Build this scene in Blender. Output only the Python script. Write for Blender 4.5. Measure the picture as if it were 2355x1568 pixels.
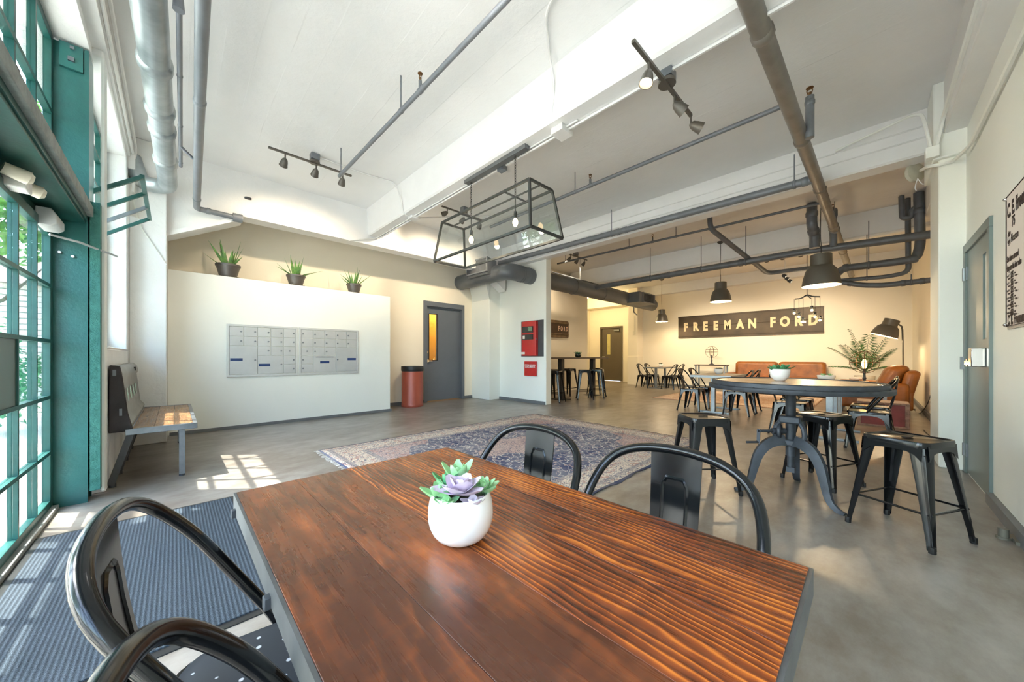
import bpy, bmesh, math, random
from mathutils import Vector, Matrix
random.seed(7)
PI = math.pi
S = bpy.context.scene
COL = S.collection
for o in list(bpy.data.objects): bpy.data.objects.remove(o)

# ---------------------------------------------------------------- camera, sky, sun, exposure
YAW = math.atan2(824.5, 800.0)              # angle of world +X to the right of the view axis
cam = bpy.data.cameras.new('camera'); camo = bpy.data.objects.new('camera', cam); COL.objects.link(camo)
cam.sensor_width = 36; cam.lens = 36*800/2355; cam.shift_y = 36/2355
cam.clip_start = 0.02
camo.location = (0, 0, 1.10)
camo.rotation_euler = (PI/2, 0, YAW - PI/2)
S.camera = camo
S.view_settings.view_transform = 'Standard'; S.view_settings.look = 'None'; S.view_settings.gamma = 1
S.view_settings.use_curve_mapping = False
S.view_settings.exposure = 0.64

SUN = Vector((.385, -.330, -.862)).normalized()      # direction the sunlight travels
w = bpy.data.worlds.new('sky'); S.world = w; w.use_nodes = True
nt = w.node_tree; bg = nt.nodes['Background']
sky = nt.nodes.new('ShaderNodeTexSky'); sky.sky_type = 'NISHITA'; sky.sun_disc = False
sky.sun_elevation = math.asin(-SUN.z); sky.sun_rotation = math.atan2(-SUN.x, -SUN.y)
sky.air_density = 1.0; sky.dust_density = 2.5; sky.ozone_density = 1.0
nt.links.new(sky.outputs[0], bg.inputs[0]); bg.inputs[1].default_value = 2.2
sl = bpy.data.lights.new('sun', 'SUN'); sl.energy = 14.0; sl.angle = math.radians(.6); sl.color = (1, .95, .87)
so = bpy.data.objects.new('sun', sl); COL.objects.link(so)
so.rotation_euler = SUN.to_track_quat('-Z', 'Y').to_euler(); so.location = (-8, 8, 12)
# daylight portals in the openings of the glazed wall (they only guide sky sampling)
def portal(y0, y1, z0, z1, x):
    l = bpy.data.lights.new('window_portal', 'AREA'); l.shape = 'RECTANGLE'; l.size = y1-y0; l.size_y = z1-z0
    l.cycles.is_portal = True
    o = bpy.data.objects.new('window_portal', l); COL.objects.link(o)
    o.location = (x, (y0+y1)/2, (z0+z1)/2); o.rotation_euler = Matrix(((0,0,-1),(-1,0,0),(0,1,0))).to_euler()
portal(-.60, 4.10, .03, 3.42, -.70); portal(4.4, 6.1, 1.2, 3.45, -.64)

# ---------------------------------------------------------------- materials
def _n(nt, t, **kw):
    n = nt.nodes.new(t)
    for k, v in kw.items(): setattr(n, k, v)
    return n
def L(nt, a, b): nt.links.new(a, b)
def lin(c): return tuple((x/12.92 if x <= .04045 else ((x+.055)/1.055)**2.4) for x in c)
def hexc(h): return lin(tuple(int(h[i:i+2], 16)/255 for i in (0, 2, 4))) + (1,)
def base(name):
    m = bpy.data.materials.new(name); m.use_nodes = True
    nt = m.node_tree; b = nt.nodes['Principled BSDF']; tc = _n(nt, 'ShaderNodeTexCoord')
    return m, nt, b, tc
def noise(nt, vec, scale, detail=4, rough=.6):
    n = _n(nt, 'ShaderNodeTexNoise'); n.inputs['Scale'].default_value = scale; n.inputs['Detail'].default_value = detail
    n.inputs['Roughness'].default_value = rough; L(nt, vec, n.inputs['Vector']); return n.outputs['Fac']
def ramp(nt, fac, stops):
    r = _n(nt, 'ShaderNodeValToRGB'); e = r.color_ramp.elements
    while len(e) > 1: e.remove(e[-1])
    for i, (p, c) in enumerate(stops):
        k = e[0] if i == 0 else e.new(p)
        k.position = p; k.color = c if not isinstance(c, float) else (c, c, c, 1)
    L(nt, fac, r.inputs[0]); return r.outputs[0]
def bumpn(nt, b, h, strength, dist=.01):
    n = _n(nt, 'ShaderNodeBump'); n.inputs['Strength'].default_value = strength; n.inputs['Distance'].default_value = dist
    L(nt, h, n.inputs['Height']); L(nt, n.outputs[0], b.inputs['Normal'])
def mapping(nt, vec, scale=(1,1,1), rot=(0,0,0), loc=(0,0,0)):
    n = _n(nt, 'ShaderNodeMapping'); n.inputs['Scale'].default_value = scale; n.inputs['Rotation'].default_value = rot
    n.inputs['Location'].default_value = loc; L(nt, vec, n.inputs['Vector']); return n.outputs[0]
def mixc(nt, fac, a, b, mode='MIX'):
    n = _n(nt, 'ShaderNodeMix', data_type='RGBA', blend_type=mode)
    for s, v in ((0, fac), (6, a), (7, b)):
        if hasattr(v, 'is_linked') or hasattr(v, 'links'): L(nt, v, n.inputs[s])
        else: n.inputs[s].default_value = v
    return n.outputs[2]
def mathn(nt, op, a, b=0.0, c=0.0):
    n = _n(nt, 'ShaderNodeMath', operation=op)
    for i, v in enumerate((a, b, c)):
        if hasattr(v, 'links'): L(nt, v, n.inputs[i])
        else: n.inputs[i].default_value = v
    return n.outputs[0]
MATS = {}
def mat(name, col, rough=.5, metal=0.0, var=.12, scale=6, bump=0.0, bscale=30, bdist=.01, col2=None, coat=0.0, spec=.5, emit=None, estr=0):
    if name in MATS: return MATS[name]
    m, nt, b, tc = base(name); c = hexc(col)
    f = noise(nt, tc.outputs['Object'], scale)
    if col2: c2 = hexc(col2)
    else: c2 = tuple(max(0, x*(1-2*var)) for x in c[:3]) + (1,)
    L(nt, ramp(nt, f, [(.35, c), (.7, c2)]), b.inputs['Base Color'])
    b.inputs['Metallic'].default_value = metal; b.inputs['Roughness'].default_value = rough
    b.inputs['Coat Weight'].default_value = coat; b.inputs['Coat Roughness'].default_value = .08
    b.inputs['Specular IOR Level'].default_value = spec
    if bump: bumpn(nt, b, noise(nt, tc.outputs['Object'], bscale, 6), bump, bdist)
    if emit: b.inputs['Emission Color'].default_value = hexc(emit); b.inputs['Emission Strength'].default_value = estr
    MATS[name] = m; return m

WALL = mat('white_wall_paint', 'EFF1EA', .55, var=.012, scale=1.2, bump=.12, bscale=9, bdist=.02)
WALLW = mat('cream_wall_paint', 'F3EBD9', .55, var=.012, scale=1.2, bump=.08, bscale=9, bdist=.02)
PLAST = mat('rough_white_plaster', 'EFEFEC', .6, var=.03, scale=2.5, bump=.5, bscale=7, bdist=.03)
BEAM = mat('painted_concrete_beam', 'ECECEA', .55, var=.02, scale=3, bump=.25, bscale=6, bdist=.02)
GREYPIPE = mat('grey_painted_pipe', '7C8187', .42, .15, var=.1, scale=5, bump=.1, bscale=20)
DARKPIPE = mat('dark_grey_pipe', '6B7077', .42, .2, var=.15, scale=6, bump=.15, bscale=20)
GALV = mat('galvanised_sheet', 'B4BCBE', .36, .55, var=.16, scale=4, col2='8E979A', bump=.08, bscale=14)
CONDUIT = mat('white_painted_conduit', 'E6E6E4', .45, var=.05)
BRASS = mat('aged_brass', '8A6A48', .4, .8, var=.2)
TEAL = mat('teal_steel_paint', '2C6E6A', .34, .05, var=.16, scale=3, bump=.35, bscale=42, bdist=.006, coat=.15)
TEALD = mat('dark_teal_frame_paint', '205650', .35, .05, var=.15, scale=5, bump=.1, bscale=30)
CHIP = mat('chipped_paint_edge', '9FA39A', .8, var=.3, scale=18, col2='6D6A5E', bump=.9, bscale=25, bdist=.02)
BLACK = mat('glossy_black_metal', '121416', .16, 0, var=.2, scale=9, spec=.38)
BLACKW = mat('worn_black_metal', '1B1D1F', .24, 0, var=.2, scale=22, spec=.45)
IRON = mat('cast_iron_grey', '4A4F56', .5, .45, var=.2, scale=9, bump=.3, bscale=45, bdist=.004)
STEEL = mat('brushed_steel', '8D939A', .32, .8, var=.12, scale=12)
STEELG = mat('grey_steel_tube', '9AA1A6', .38, .6, var=.12, scale=8)
ALU = mat('mailbox_aluminium', 'CDD0D1', .36, .35, var=.06, scale=3)
ALUF = mat('mailbox_frame_aluminium', 'D6D9D9', .33, .35, var=.05, scale=3)
BLUE = mat('blue_label', '1F3E74', .4)
DARK = mat('dark_slot', '1A1B1C', .6)
CHROME = mat('chrome', 'D5D8DA', .14, 1.0, var=.03)
GREYDOOR = mat('grey_door_paint', '646B74', .42, var=.05, scale=2, bump=.05, bscale=20)
OLIVEDOOR = mat('olive_door_paint', '5C5344', .45, var=.06, scale=2)
GREENGREY = mat('green_grey_door_paint', '6F7C7A', .35, .05, var=.08, scale=2, bump=.06, bscale=15)
BASEB = mat('grey_baseboard', '6E7173', .5, var=.08)
RED = mat('red_enamel', 'C7302F', .32, var=.06, coat=.3)
REDCAN = mat('rust_red_can', 'A4503F', .36, .1, var=.08, scale=2)
BLK_PLASTIC = mat('black_plastic', '232425', .45, var=.1)
WHITEPOT = mat('white_ceramic', 'F2F1EE', .22, var=.01, coat=.3)
SOIL = mat('dark_soil', '6A655C', .9, var=.3, scale=40, bump=.6, bscale=60)
POTGREY = mat('grey_metal_pot', '6B6764', .4, .5, var=.1, scale=12)
SHADE = mat('dark_grey_lamp_shade', '605C55', .38, .2, var=.05)
LEATHER = mat('tan_leather', '96581F', .42, var=.22, scale=5, col2='70400F', bump=.4, bscale=18, bdist=.01)
TRUNK = mat('oxblood_trunk', '7E3A3E', .5, var=.18, scale=6, bump=.2)
TRUNKE = mat('worn_trunk_edge', '9A7E72', .6, var=.25, scale=20)
DARKWOOD = mat('dark_wood_board', '4A3A2C', .4, var=.2, scale=9)
TAILG = mat('grey_truck_panel', '8E8F89', .35, .35, var=.14, scale=3.5, col2='77736A', bump=.06, bscale=8)
TAILD = mat('dark_panel_edge', '3A3536', .55, .3, var=.25, scale=8)
MINT = mat('pale_mint_paint', 'BFE0D2', .5, var=.05)
CREAMTXT = mat('cream_letter_paint', 'EBD9B0', .5, var=.06)
SIGNDARK = mat('aged_dark_sign_metal', '55493A', .45, .3, var=.2, scale=2.5, col2='3E352B', bump=.1)
SIGNBR = mat('old_brown_tailgate', '7A6346', .5, .2, var=.25, scale=5, col2='4E3D2A', bump=.2)
PAPER = mat('poster_paper', 'EADFD6', .7, var=.02)
INK = mat('poster_ink', '3A2C28', .8, var=.1)
LEAFG = mat('succulent_green', 'A3D0A0', .45, var=.1, scale=14, col2='6FB063')
LEAFP = mat('succulent_lilac', 'D8CCD9', .45, var=.06, scale=14, col2='C2AECB')
LEAFD = mat('agave_green', '5FA573', .45, var=.12, scale=14, col2='3E7C50')
ALOE = mat('aloe_green', '7FAE58', .45, var=.15, scale=12, col2='47714A')
PALM = mat('palm_green', '3E6A2E', .45, var=.2, scale=8, col2='22441C')
TREE = mat('tree_leaf', '86B84A', .55, var=.25, scale=.8, col2='4E8A34')
BARK = mat('tree_bark', '6B5A48', .9, var=.25, scale=12, bump=.6)
FABRICPAD = mat('charcoal_seat_pad', '2A2E33', .85, var=.15, scale=60, bump=.4, bscale=140)
BULB = mat('warm_bulb', 'FFE0B0', .3, emit='FFD79A', estr=9)
BULBH = mat('spot_bulb', 'FFE6BE', .3, emit='FFDFAE', estr=22)
SHADEIN = mat('lamp_shade_inside', 'FFF3DC', .5, var=.01)
OUTLET = mat('cream_outlet', 'E3DCC8', .5, var=.03)
CORD = mat('black_cord', '1E1E1E', .5)
SLATW = mat('white_slat', 'DDDDD6', .6, var=.08)
CONC = mat('outdoor_concrete', 'BDB7AC', .85, var=.12, scale=1.5, bump=.2)
STONEDUST = mat('rubble', '8F8A7E', .9, var=.3, scale=20, bump=.9, bscale=30, bdist=.03)
KNOB = mat('white_knob', 'EDEDEA', .3, var=.02)

def glass(name, tint=(1, 1, 1, 1), rough=0.0, ior=1.45, gl=1.0):
    m = bpy.data.materials.new(name); m.use_nodes = True; nt = m.node_tree
    for n in list(nt.nodes): nt.nodes.remove(n)
    out = _n(nt, 'ShaderNodeOutputMaterial'); mx = _n(nt, 'ShaderNodeMixShader'); lw = _n(nt, 'ShaderNodeLayerWeight'); lw.inputs[0].default_value = .5
    f0 = ((ior-1)/(ior+1))**2; fr = mathn(nt, 'ADD', mathn(nt, 'MULTIPLY', mathn(nt, 'POWER', lw.outputs['Facing'], 5.0), 1-f0), f0)   # Schlick reflectance of plain glass
    t = _n(nt, 'ShaderNodeBsdfTransparent'); g = _n(nt, 'ShaderNodeBsdfGlossy')
    t.inputs[0].default_value = tint; g.inputs[0].default_value = (gl, gl, gl, 1); g.inputs['Roughness'].default_value = rough
    L(nt, fr, mx.inputs[0]); L(nt, t.outputs[0], mx.inputs[1]); L(nt, g.outputs[0], mx.inputs[2]); L(nt, mx.outputs[0], out.inputs[0])
    MATS[name] = m; return m
GLASS = glass('window_glass', (.95, .98, .97, 1))
LGLASS = glass('lantern_glass', (.93, .96, .95, 1), ior=1.6)
PGLASS = glass('planter_glass', (.9, .93, .9, 1), ior=1.5)

def floor_mat():
    m, nt, b, tc = base('polished_concrete'); o = tc.outputs['Object']
    a = noise(nt, mapping(nt, o, (.6, .9, 1)), 1.0, 3, .5); c = noise(nt, mapping(nt, o, (1, 1.7, 1)), 3.2, 9, .68); d = noise(nt, o, 40, 3)
    f = mathn(nt, 'ADD', mathn(nt, 'MULTIPLY', a, .45), mathn(nt, 'MULTIPLY', c, .55))
    col = ramp(nt, f, [(.34, hexc('665C51')), (.46, hexc('80776D')), (.54, hexc('8F8981')), (.66, hexc('A39E97'))])
    L(nt, col, b.inputs['Base Color'])
    b.inputs['Roughness'].default_value = .33
    v = _n(nt, 'ShaderNodeTexVoronoi', feature='DISTANCE_TO_EDGE'); v.inputs['Scale'].default_value = .35
    L(nt, mapping(nt, o, (1, 1, 1)), v.inputs['Vector'])
    b.inputs['Coat Weight'].default_value = .12; b.inputs['Coat Roughness'].default_value = .3
    return m
FLOOR = floor_mat()

def ceil_mat(name, colr, board):
    m, nt, b, tc = base(name); o = tc.outputs['Object']
    n1 = noise(nt, o, 1.3, 5); n2 = noise(nt, o, 9, 6, .7)
    c = hexc(colr); c2 = tuple(x*.93 for x in c[:3]) + (1,)
    L(nt, ramp(nt, n1, [(.3, c), (.75, c2)]), b.inputs['Base Color']); b.inputs['Roughness'].default_value = .6
    sep = _n(nt, 'ShaderNodeSeparateXYZ'); L(nt, o, sep.inputs[0])
    t = mathn(nt, 'ADD', mathn(nt, 'MULTIPLY', sep.outputs[0 if board else 1], 4.6), mathn(nt, 'MULTIPLY', n1, .15))
    fr = mathn(nt, 'FRACT', t); d = mathn(nt, 'ABSOLUTE', mathn(nt, 'SUBTRACT', fr, .5))
    gate = ramp(nt, noise(nt, mapping(nt, o, (5, .5, 1)), 1.1, 2), [(.42, 0.0), (.55, 1.0)])
    ridge = mathn(nt, 'MULTIPLY', mathn(nt, 'LESS_THAN', d, .025), gate)
    h = mathn(nt, 'ADD', mathn(nt, 'MULTIPLY', ridge, 1.0 if board else .35), mathn(nt, 'MULTIPLY', n2, .5))
    bumpn(nt, b, h, .45, .02)
    return m
CEILB = ceil_mat('board_marked_ceiling', 'E9E8E6', True)
CEIL = ceil_mat('smooth_white_ceiling', 'F0F1F0', True)

def wood_mat(name, dark, mid, light, grain=1.0, ringw=.85, rough=.25, coat=.5, warpw=13.0):
    m, nt, b, tc = base(name); o = tc.outputs['Object']
    oi = _n(nt, 'ShaderNodeObjectInfo'); rnd = mathn(nt, 'MULTIPLY', oi.outputs['Random'], 37.0)
    cb = _n(nt, 'ShaderNodeCombineXYZ'); L(nt, rnd, cb.inputs[0]); L(nt, rnd, cb.inputs[1])
    va = _n(nt, 'ShaderNodeVectorMath', operation='ADD'); L(nt, o, va.inputs[0]); L(nt, cb.outputs[0], va.inputs[1]); p = va.outputs[0]
    warp = noise(nt, mapping(nt, p, (4.5, .8, 1)), 1.7, 3)
    sep = _n(nt, 'ShaderNodeSeparateXYZ'); L(nt, p, sep.inputs[0])
    t = mathn(nt, 'ADD', mathn(nt, 'MULTIPLY', sep.outputs[0], 34.0*grain), mathn(nt, 'MULTIPLY', warp, warpw))
    ring = mathn(nt, 'FRACT', t)
    ringc = ramp(nt, ring, [(.0, 0.15), (.25, 0.35), (.62, .62), (.8, 1.0), (.97, .25)])
    streak = noise(nt, mapping(nt, p, (42, 1.6, 1)), 1.5, 4, .7)
    blot = noise(nt, mapping(nt, p, (5, 1.8, 1)), 1.5, 5, .6)
    saw = noise(nt, mapping(nt, p, (2.0, 45, 1), rot=(0, 0, .25)), 1.2, 2)
    v = mathn(nt, 'ADD', mathn(nt, 'MULTIPLY', ringc, mathn(nt, 'MULTIPLY', blot, ringw)), mathn(nt, 'MULTIPLY', streak, .20))
    v = mathn(nt, 'ADD', v, mathn(nt, 'MULTIPLY', mathn(nt, 'SUBTRACT', blot, .5), .75))
    v = mathn(nt, 'ADD', v, mathn(nt, 'MULTIPLY', mathn(nt, 'SUBTRACT', saw, .5), .16))
    L(nt, ramp(nt, v, [(.12, hexc(dark)), (.42, hexc(mid)), (.62, hexc(light)), (.9, hexc('D98B3C') if light > '9' else hexc(light))]), b.inputs['Base Color'])
    L(nt, ramp(nt, streak, [(.3, rough*.8), (.75, rough*1.5)]), b.inputs['Roughness'])
    b.inputs['Coat Weight'].default_value = coat; b.inputs['Coat Roughness'].default_value = .22; b.inputs['Specular IOR Level'].default_value = .4
    bumpn(nt, b, v, .12, .004)
    MATS[name] = m; return m
WOOD = wood_mat('stained_pine_top', '3A1E12', '84401B', 'BE6A26', 2.2, 1.0, warpw=7.0, coat=.12)
WOOD2 = wood_mat('stained_pine_slab_cut', '4A2716', '834521', 'AA6030', .35, .35, warpw=6.0, coat=.12)
WOODT = wood_mat('honey_wood_top', '7B5430', 'A97B4C', 'C39A68', .6)
WOODG = wood_mat('weathered_grey_wood', '6E665C', '9A8F83', 'B5A999', .6, rough=.4, coat=.1)
WOODB = wood_mat('bench_plank_wood', '6E4A2C', '9A7048', 'B98E60', .6, rough=.3)

def rug_mat(name, hx, hy, field, deep, border, accent):
    m, nt, b, tc = base(name); o = tc.outputs['Object']
    sep = _n(nt, 'ShaderNodeSeparateXYZ'); L(nt, o, sep.inputs[0])
    ax = mathn(nt, 'ABSOLUTE', sep.outputs[0]); ay = mathn(nt, 'ABSOLUTE', sep.outputs[1])
    edge = mathn(nt, 'MINIMUM', mathn(nt, 'SUBTRACT', hx, ax), mathn(nt, 'SUBTRACT', hy, ay))
    def flor(sc, w):
        v = _n(nt, 'ShaderNodeTexVoronoi', feature='DISTANCE_TO_EDGE'); v.inputs['Scale'].default_value = sc
        wv = _n(nt, 'ShaderNodeVectorMath', operation='ADD')
        nz = _n(nt, 'ShaderNodeTexNoise'); nz.inputs['Scale'].default_value = sc*.6; L(nt, o, nz.inputs['Vector'])
        sc2 = _n(nt, 'ShaderNodeVectorMath', operation='SCALE'); L(nt, nz.outputs['Color'], sc2.inputs[0]); sc2.inputs['Scale'].default_value = .25
        L(nt, o, wv.inputs[0]); L(nt, sc2.outputs[0], wv.inputs[1]); L(nt, wv.outputs[0], v.inputs['Vector'])
        return ramp(nt, v.outputs['Distance'], [(w, 1.0), (w*2.2, 0.0)])
    big = flor(11, .022); small = flor(20, .035); spots = noise(nt, o, 22, 3)
    dia = mathn(nt, 'ADD', mathn(nt, 'DIVIDE', ax, hx), mathn(nt, 'DIVIDE', ay, hy))
    dia = mathn(nt, 'ADD', dia, mathn(nt, 'MULTIPLY', mathn(nt, 'SINE', mathn(nt, 'MULTIPLY', sep.outputs[0], 14.0)), .05))
    def step(v, t): return mathn(nt, 'GREATER_THAN', v, t)
    c_field = mixc(nt, small, hexc(field), hexc(deep)); c_field = mixc(nt, mathn(nt, 'MULTIPLY', step(spots, .56), .6), c_field, hexc(accent))
    c_deep = mixc(nt, big, hexc(deep), hexc('C9C3BC')); c_deep = mixc(nt, mathn(nt, 'MULTIPLY', step(spots, .6), .7), c_deep, hexc(field))
    c = mixc(nt, step(dia, 1.08), c_deep, c_field)
    c = mixc(nt, step(dia, .34), mixc(nt, small, hexc(field), hexc(deep)), c)
    c_b = mixc(nt, small, hexc(border), hexc(deep)); c_b = mixc(nt, mathn(nt, 'MULTIPLY', step(spots, .57), .7), c_b, hexc(accent))
    c = mixc(nt, mathn(nt, 'LESS_THAN', edge, .42), c, c_b)
    g1 = mathn(nt, 'MULTIPLY', step(edge, .36), mathn(nt, 'LESS_THAN', edge, .42)); g2 = mathn(nt, 'MULTIPLY', step(edge, .07), mathn(nt, 'LESS_THAN', edge, .12))
    c = mixc(nt, mathn(nt, 'MULTIPLY', mathn(nt, 'ADD', g1, g2), .75), c, mixc(nt, small, hexc(deep), hexc(border)))
    c = mixc(nt, mathn(nt, 'LESS_THAN', edge, .025), c, hexc(deep))
    c = mixc(nt, ramp(nt, noise(nt, o, 2.2, 4), [(.35, 0.0), (.75, .35)]), c, hexc('D6CDC4'))
    L(nt, c, b.inputs['Base Color']); b.inputs['Roughness'].default_value = .95; b.inputs['Specular IOR Level'].default_value = .1
    bumpn(nt, b, noise(nt, o, 160, 2), .4, .004)
    return m
def mat_ribbed():
    m, nt, b, tc = base('ribbed_charcoal_carpet'); o = tc.outputs['Object']
    sep = _n(nt, 'ShaderNodeSeparateXYZ'); L(nt, o, sep.inputs[0])
    s = mathn(nt, 'SINE', mathn(nt, 'MULTIPLY', sep.outputs[0], 2*PI/.016)); n = noise(nt, o, 220, 3, .7); n2 = noise(nt, mapping(nt, o, (1, 1, 1)), 90, 2)
    f = mathn(nt, 'ADD', mathn(nt, 'MULTIPLY', s, .16), n)
    L(nt, ramp(nt, f, [(.2, hexc('2A3036')), (.55, hexc('434C55')), (.95, hexc('69747E'))]), b.inputs['Base Color'])
    b.inputs['Roughness'].default_value = .95; b.inputs['Specular IOR Level'].default_value = .15
    bumpn(nt, b, f, .7, .006); return m
CARPET = mat_ribbed()
def dots_mat():
    m, nt, b, tc = base('spotted_seat_pad'); v = _n(nt, 'ShaderNodeTexVoronoi'); v.inputs['Scale'].default_value = 26; v.inputs['Randomness'].default_value = .35
    L(nt, tc.outputs['Object'], v.inputs['Vector'])
    L(nt, ramp(nt, v.outputs['Distance'], [(.10, hexc('B9BEC4')), (.14, hexc('2A2E33'))]), b.inputs['Base Color']); b.inputs['Roughness'].default_value = .9; return m
PAD = dots_mat()
def photo_mat():
    m, nt, b, tc = base('sepia_photo_print'); o = tc.outputs['Object']
    n = noise(nt, mapping(nt, o, (3, 3, 2)), 1.4, 3); k = _n(nt, 'ShaderNodeTexBrick'); k.inputs['Scale'].default_value = 2.0
    L(nt, ramp(nt, n, [(.35, hexc('5A4438')), (.5, hexc('A5927F')), (.68, hexc('E6D8C6'))]), b.inputs['Base Color']); b.inputs['Roughness'].default_value = .4; return m
PHOTO = photo_mat()
# ---------------------------------------------------------------- geometry helpers
WM = {}                                                     # world matrix of every object made here
def V(*a): return Vector(a)
def crom(pts, n=6, closed=False):
    P = [Vector(p) for p in pts]; out = []; N = len(P)
    rng = range(N if closed else N-1)
    for i in rng:
        if closed: a, b, c, d = P[i-1], P[i], P[(i+1) % N], P[(i+2) % N]
        else: a, b, c, d = P[max(i-1, 0)], P[i], P[i+1], P[min(i+2, N-1)]
        for k in range(n):
            t = k/n
            out.append(.5*((2*b)+(c-a)*t+(2*a-5*b+4*c-d)*t*t+(3*b-a-3*c+d)*t**3))
    if not closed: out.append(P[-1])
    return out
EPS = random.Random(1)
class MB:
    def __init__(s): s.v = []; s.f = []
    def add(s, vs, fs, m=None):
        k = len(s.v); s.v += [tuple(m @ Vector(p)) if m else tuple(p) for p in vs]; s.f += [tuple(i+k for i in f) for f in fs]; return s
    def box(s, x0, y0, z0, x1, y1, z1, m=None):
        x0, x1 = min(x0, x1), max(x0, x1); y0, y1 = min(y0, y1), max(y0, y1); z0, z1 = min(z0, z1), max(z0, z1)
        if s.v:                                                   # overlapping boxes of one part never share a plane
            e = EPS.uniform(.00002, .00012); x0 += e; y0 += e; z0 += e; x1 -= e; y1 -= e; z1 -= e
        return s.add([(x0,y0,z0),(x1,y0,z0),(x1,y1,z0),(x0,y1,z0),(x0,y0,z1),(x1,y0,z1),(x1,y1,z1),(x0,y1,z1)],
                     [(0,3,2,1),(4,5,6,7),(0,1,5,4),(1,2,6,5),(2,3,7,6),(3,0,4,7)], m)
    def bar(s, p, q, w, h=None, up=(0, 0, 1)):
        p, q = Vector(p), Vector(q); d = q-p; ln = d.length; d.normalize(); h = h or w
        u = Vector(up)
        if abs(d.dot(u)) > .98: u = Vector((1, 0, 0))
        x = d.cross(u).normalized(); z = x.cross(d)
        m = Matrix((x, d, z)).transposed().to_4x4(); m.translation = p
        return s.box(-w/2, 0, -h/2, w/2, ln, h/2, m)
    def prism(s, poly, y0, y1, m=None):                      # 2-D outline in local XZ, extruded along local Y
        n = len(poly); vs = [(x, y0, z) for x, z in poly] + [(x, y1, z) for x, z in poly]
        fs = [tuple(range(n)), tuple(range(2*n-1, n-1, -1))] + [(i, i+n, (i+1) % n+n, (i+1) % n) for i in range(n)]
        return s.add(vs, fs, m)
    def loft(s, rings, cap=True, closed=False):
        n = len(rings[0]); k = len(s.v)
        for r in rings: s.v += [tuple(p) for p in r]
        R = len(rings)
        for j in range(R if closed else R-1):
            j2 = (j+1) % R
            for i in range(n): s.f.append((k+j*n+i, k+j*n+(i+1) % n, k+j2*n+(i+1) % n, k+j2*n+i))
        if cap and not closed: s.f.append(tuple(k+i for i in range(n-1, -1, -1))); s.f.append(tuple(k+(R-1)*n+i for i in range(n)))
        return s
    def tube(s, pts, r, n=8, closed=False, cap=True):
        P = [Vector(p) for p in pts]; N = len(P); rad = r if isinstance(r, (list, tuple)) else [r]*N
        rings = []; u = None
        for i in range(N):
            if closed: t = P[(i+1) % N]-P[i-1]
            else: t = P[min(i+1, N-1)]-P[max(i-1, 0)]
            t.normalize()
            if u is None:
                a = Vector((0, 0, 1)) if abs(t.z) < .9 else Vector((1, 0, 0)); u = t.cross(a).normalized()
            else: u = (u-t*u.dot(t)).normalized()
            v = t.cross(u)
            # keep the section true at bends
            k = 1.0
            if 0 < i < N-1 and not closed:
                a, b = (P[i]-P[i-1]).normalized(), (P[i+1]-P[i]).normalized(); c = a.dot(b); k = 1/max(.6, math.sqrt(max(0, (1+c)/2)))
            rings.append([P[i]+(u*math.cos(2*PI*j/n)+v*math.sin(2*PI*j/n))*rad[i]*k for j in range(n)])
        return s.loft(rings, cap, closed)
    def cyl(s, p, q, r, n=12, r2=None): return s.tube([p, q], [r, r if r2 is None else r2], n)
    def lathe(s, prof, n=20, o=(0, 0, 0), m=None, cap=True):
        o = Vector(o); rings = []
        for r, z in prof:
            ring = [Vector((r*math.cos(2*PI*j/n), r*math.sin(2*PI*j/n), z)) for j in range(n)]
            rings.append([(m @ p if m else p)+o for p in ring])
        return s.loft(rings, cap)
    def ball(s, c, r, n=12, k=8, sz=1.0):
        return s.lathe([(max(.0008, r*math.sin(PI*i/k)), -r*sz*math.cos(PI*i/k)) for i in range(k+1)], n, c)
    def tor(s, c, R, r, axis='z', n=24, k=6, a0=0, a1=2*PI):
        def pt(a):
            x, y = R*math.cos(a), R*math.sin(a)
            return Vector(c)+(V(x, y, 0) if axis == 'z' else V(0, x, y) if axis == 'x' else V(x, 0, y))
        if a1-a0 > 6.28: return s.tube([pt(2*PI*i/n) for i in range(n)], r, k, closed=True)
        return s.tube([pt(a0+(a1-a0)*i/n) for i in range(n+1)], r, k)
    def build(s, name, m, parent=None, smooth=40, bevel=0, local=False, seg=2):
        me = bpy.data.meshes.new(name)
        vs = s.v
        if parent is not None and not local:
            inv = WM[parent.name].inverted(); vs = [tuple(inv @ Vector(p)) for p in vs]
        me.from_pydata(vs, [], s.f); bm = bmesh.new(); bm.from_mesh(me)
        bmesh.ops.recalc_face_normals(bm, faces=bm.faces); bm.to_mesh(me); bm.free()
        if smooth:
            me.polygons.foreach_set('use_smooth', [True]*len(me.polygons)); me.set_sharp_from_angle(angle=math.radians(smooth))
        me.materials.append(m)
        o = bpy.data.objects.new(name, me); COL.objects.link(o)
        if parent is not None: o.parent = parent
        if bevel:
            b = o.modifiers.new('bevel', 'BEVEL'); b.width = bevel; b.segments = seg; b.limit_method = 'ANGLE'; b.angle_limit = math.radians(40)
        WM[o.name] = WM[parent.name] if parent is not None else Matrix.Identity(4)
        return o
def tag(o, label=None, cat=None, group=None, kind=None):
    if label: o['label'] = label
    if cat: o['category'] = cat
    if group: o['group'] = group
    if kind: o['kind'] = kind
    return o
def thing(name, label, cat, loc=(0, 0, 0), rz=0.0, group=None):
    o = bpy.data.objects.new(name, None); COL.objects.link(o); o.empty_display_size = .1
    o.location = loc; o.rotation_euler = (0, 0, rz)
    WM[o.name] = Matrix.Translation(Vector(loc)) @ Matrix.Rotation(rz, 4, 'Z')
    return tag(o, label, cat, group)
def struct(name, mb, m, parent=None, **kw):
    o = mb.build(name, m, parent, **kw)
    if parent is None: o['kind'] = 'structure'
    return o
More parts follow.
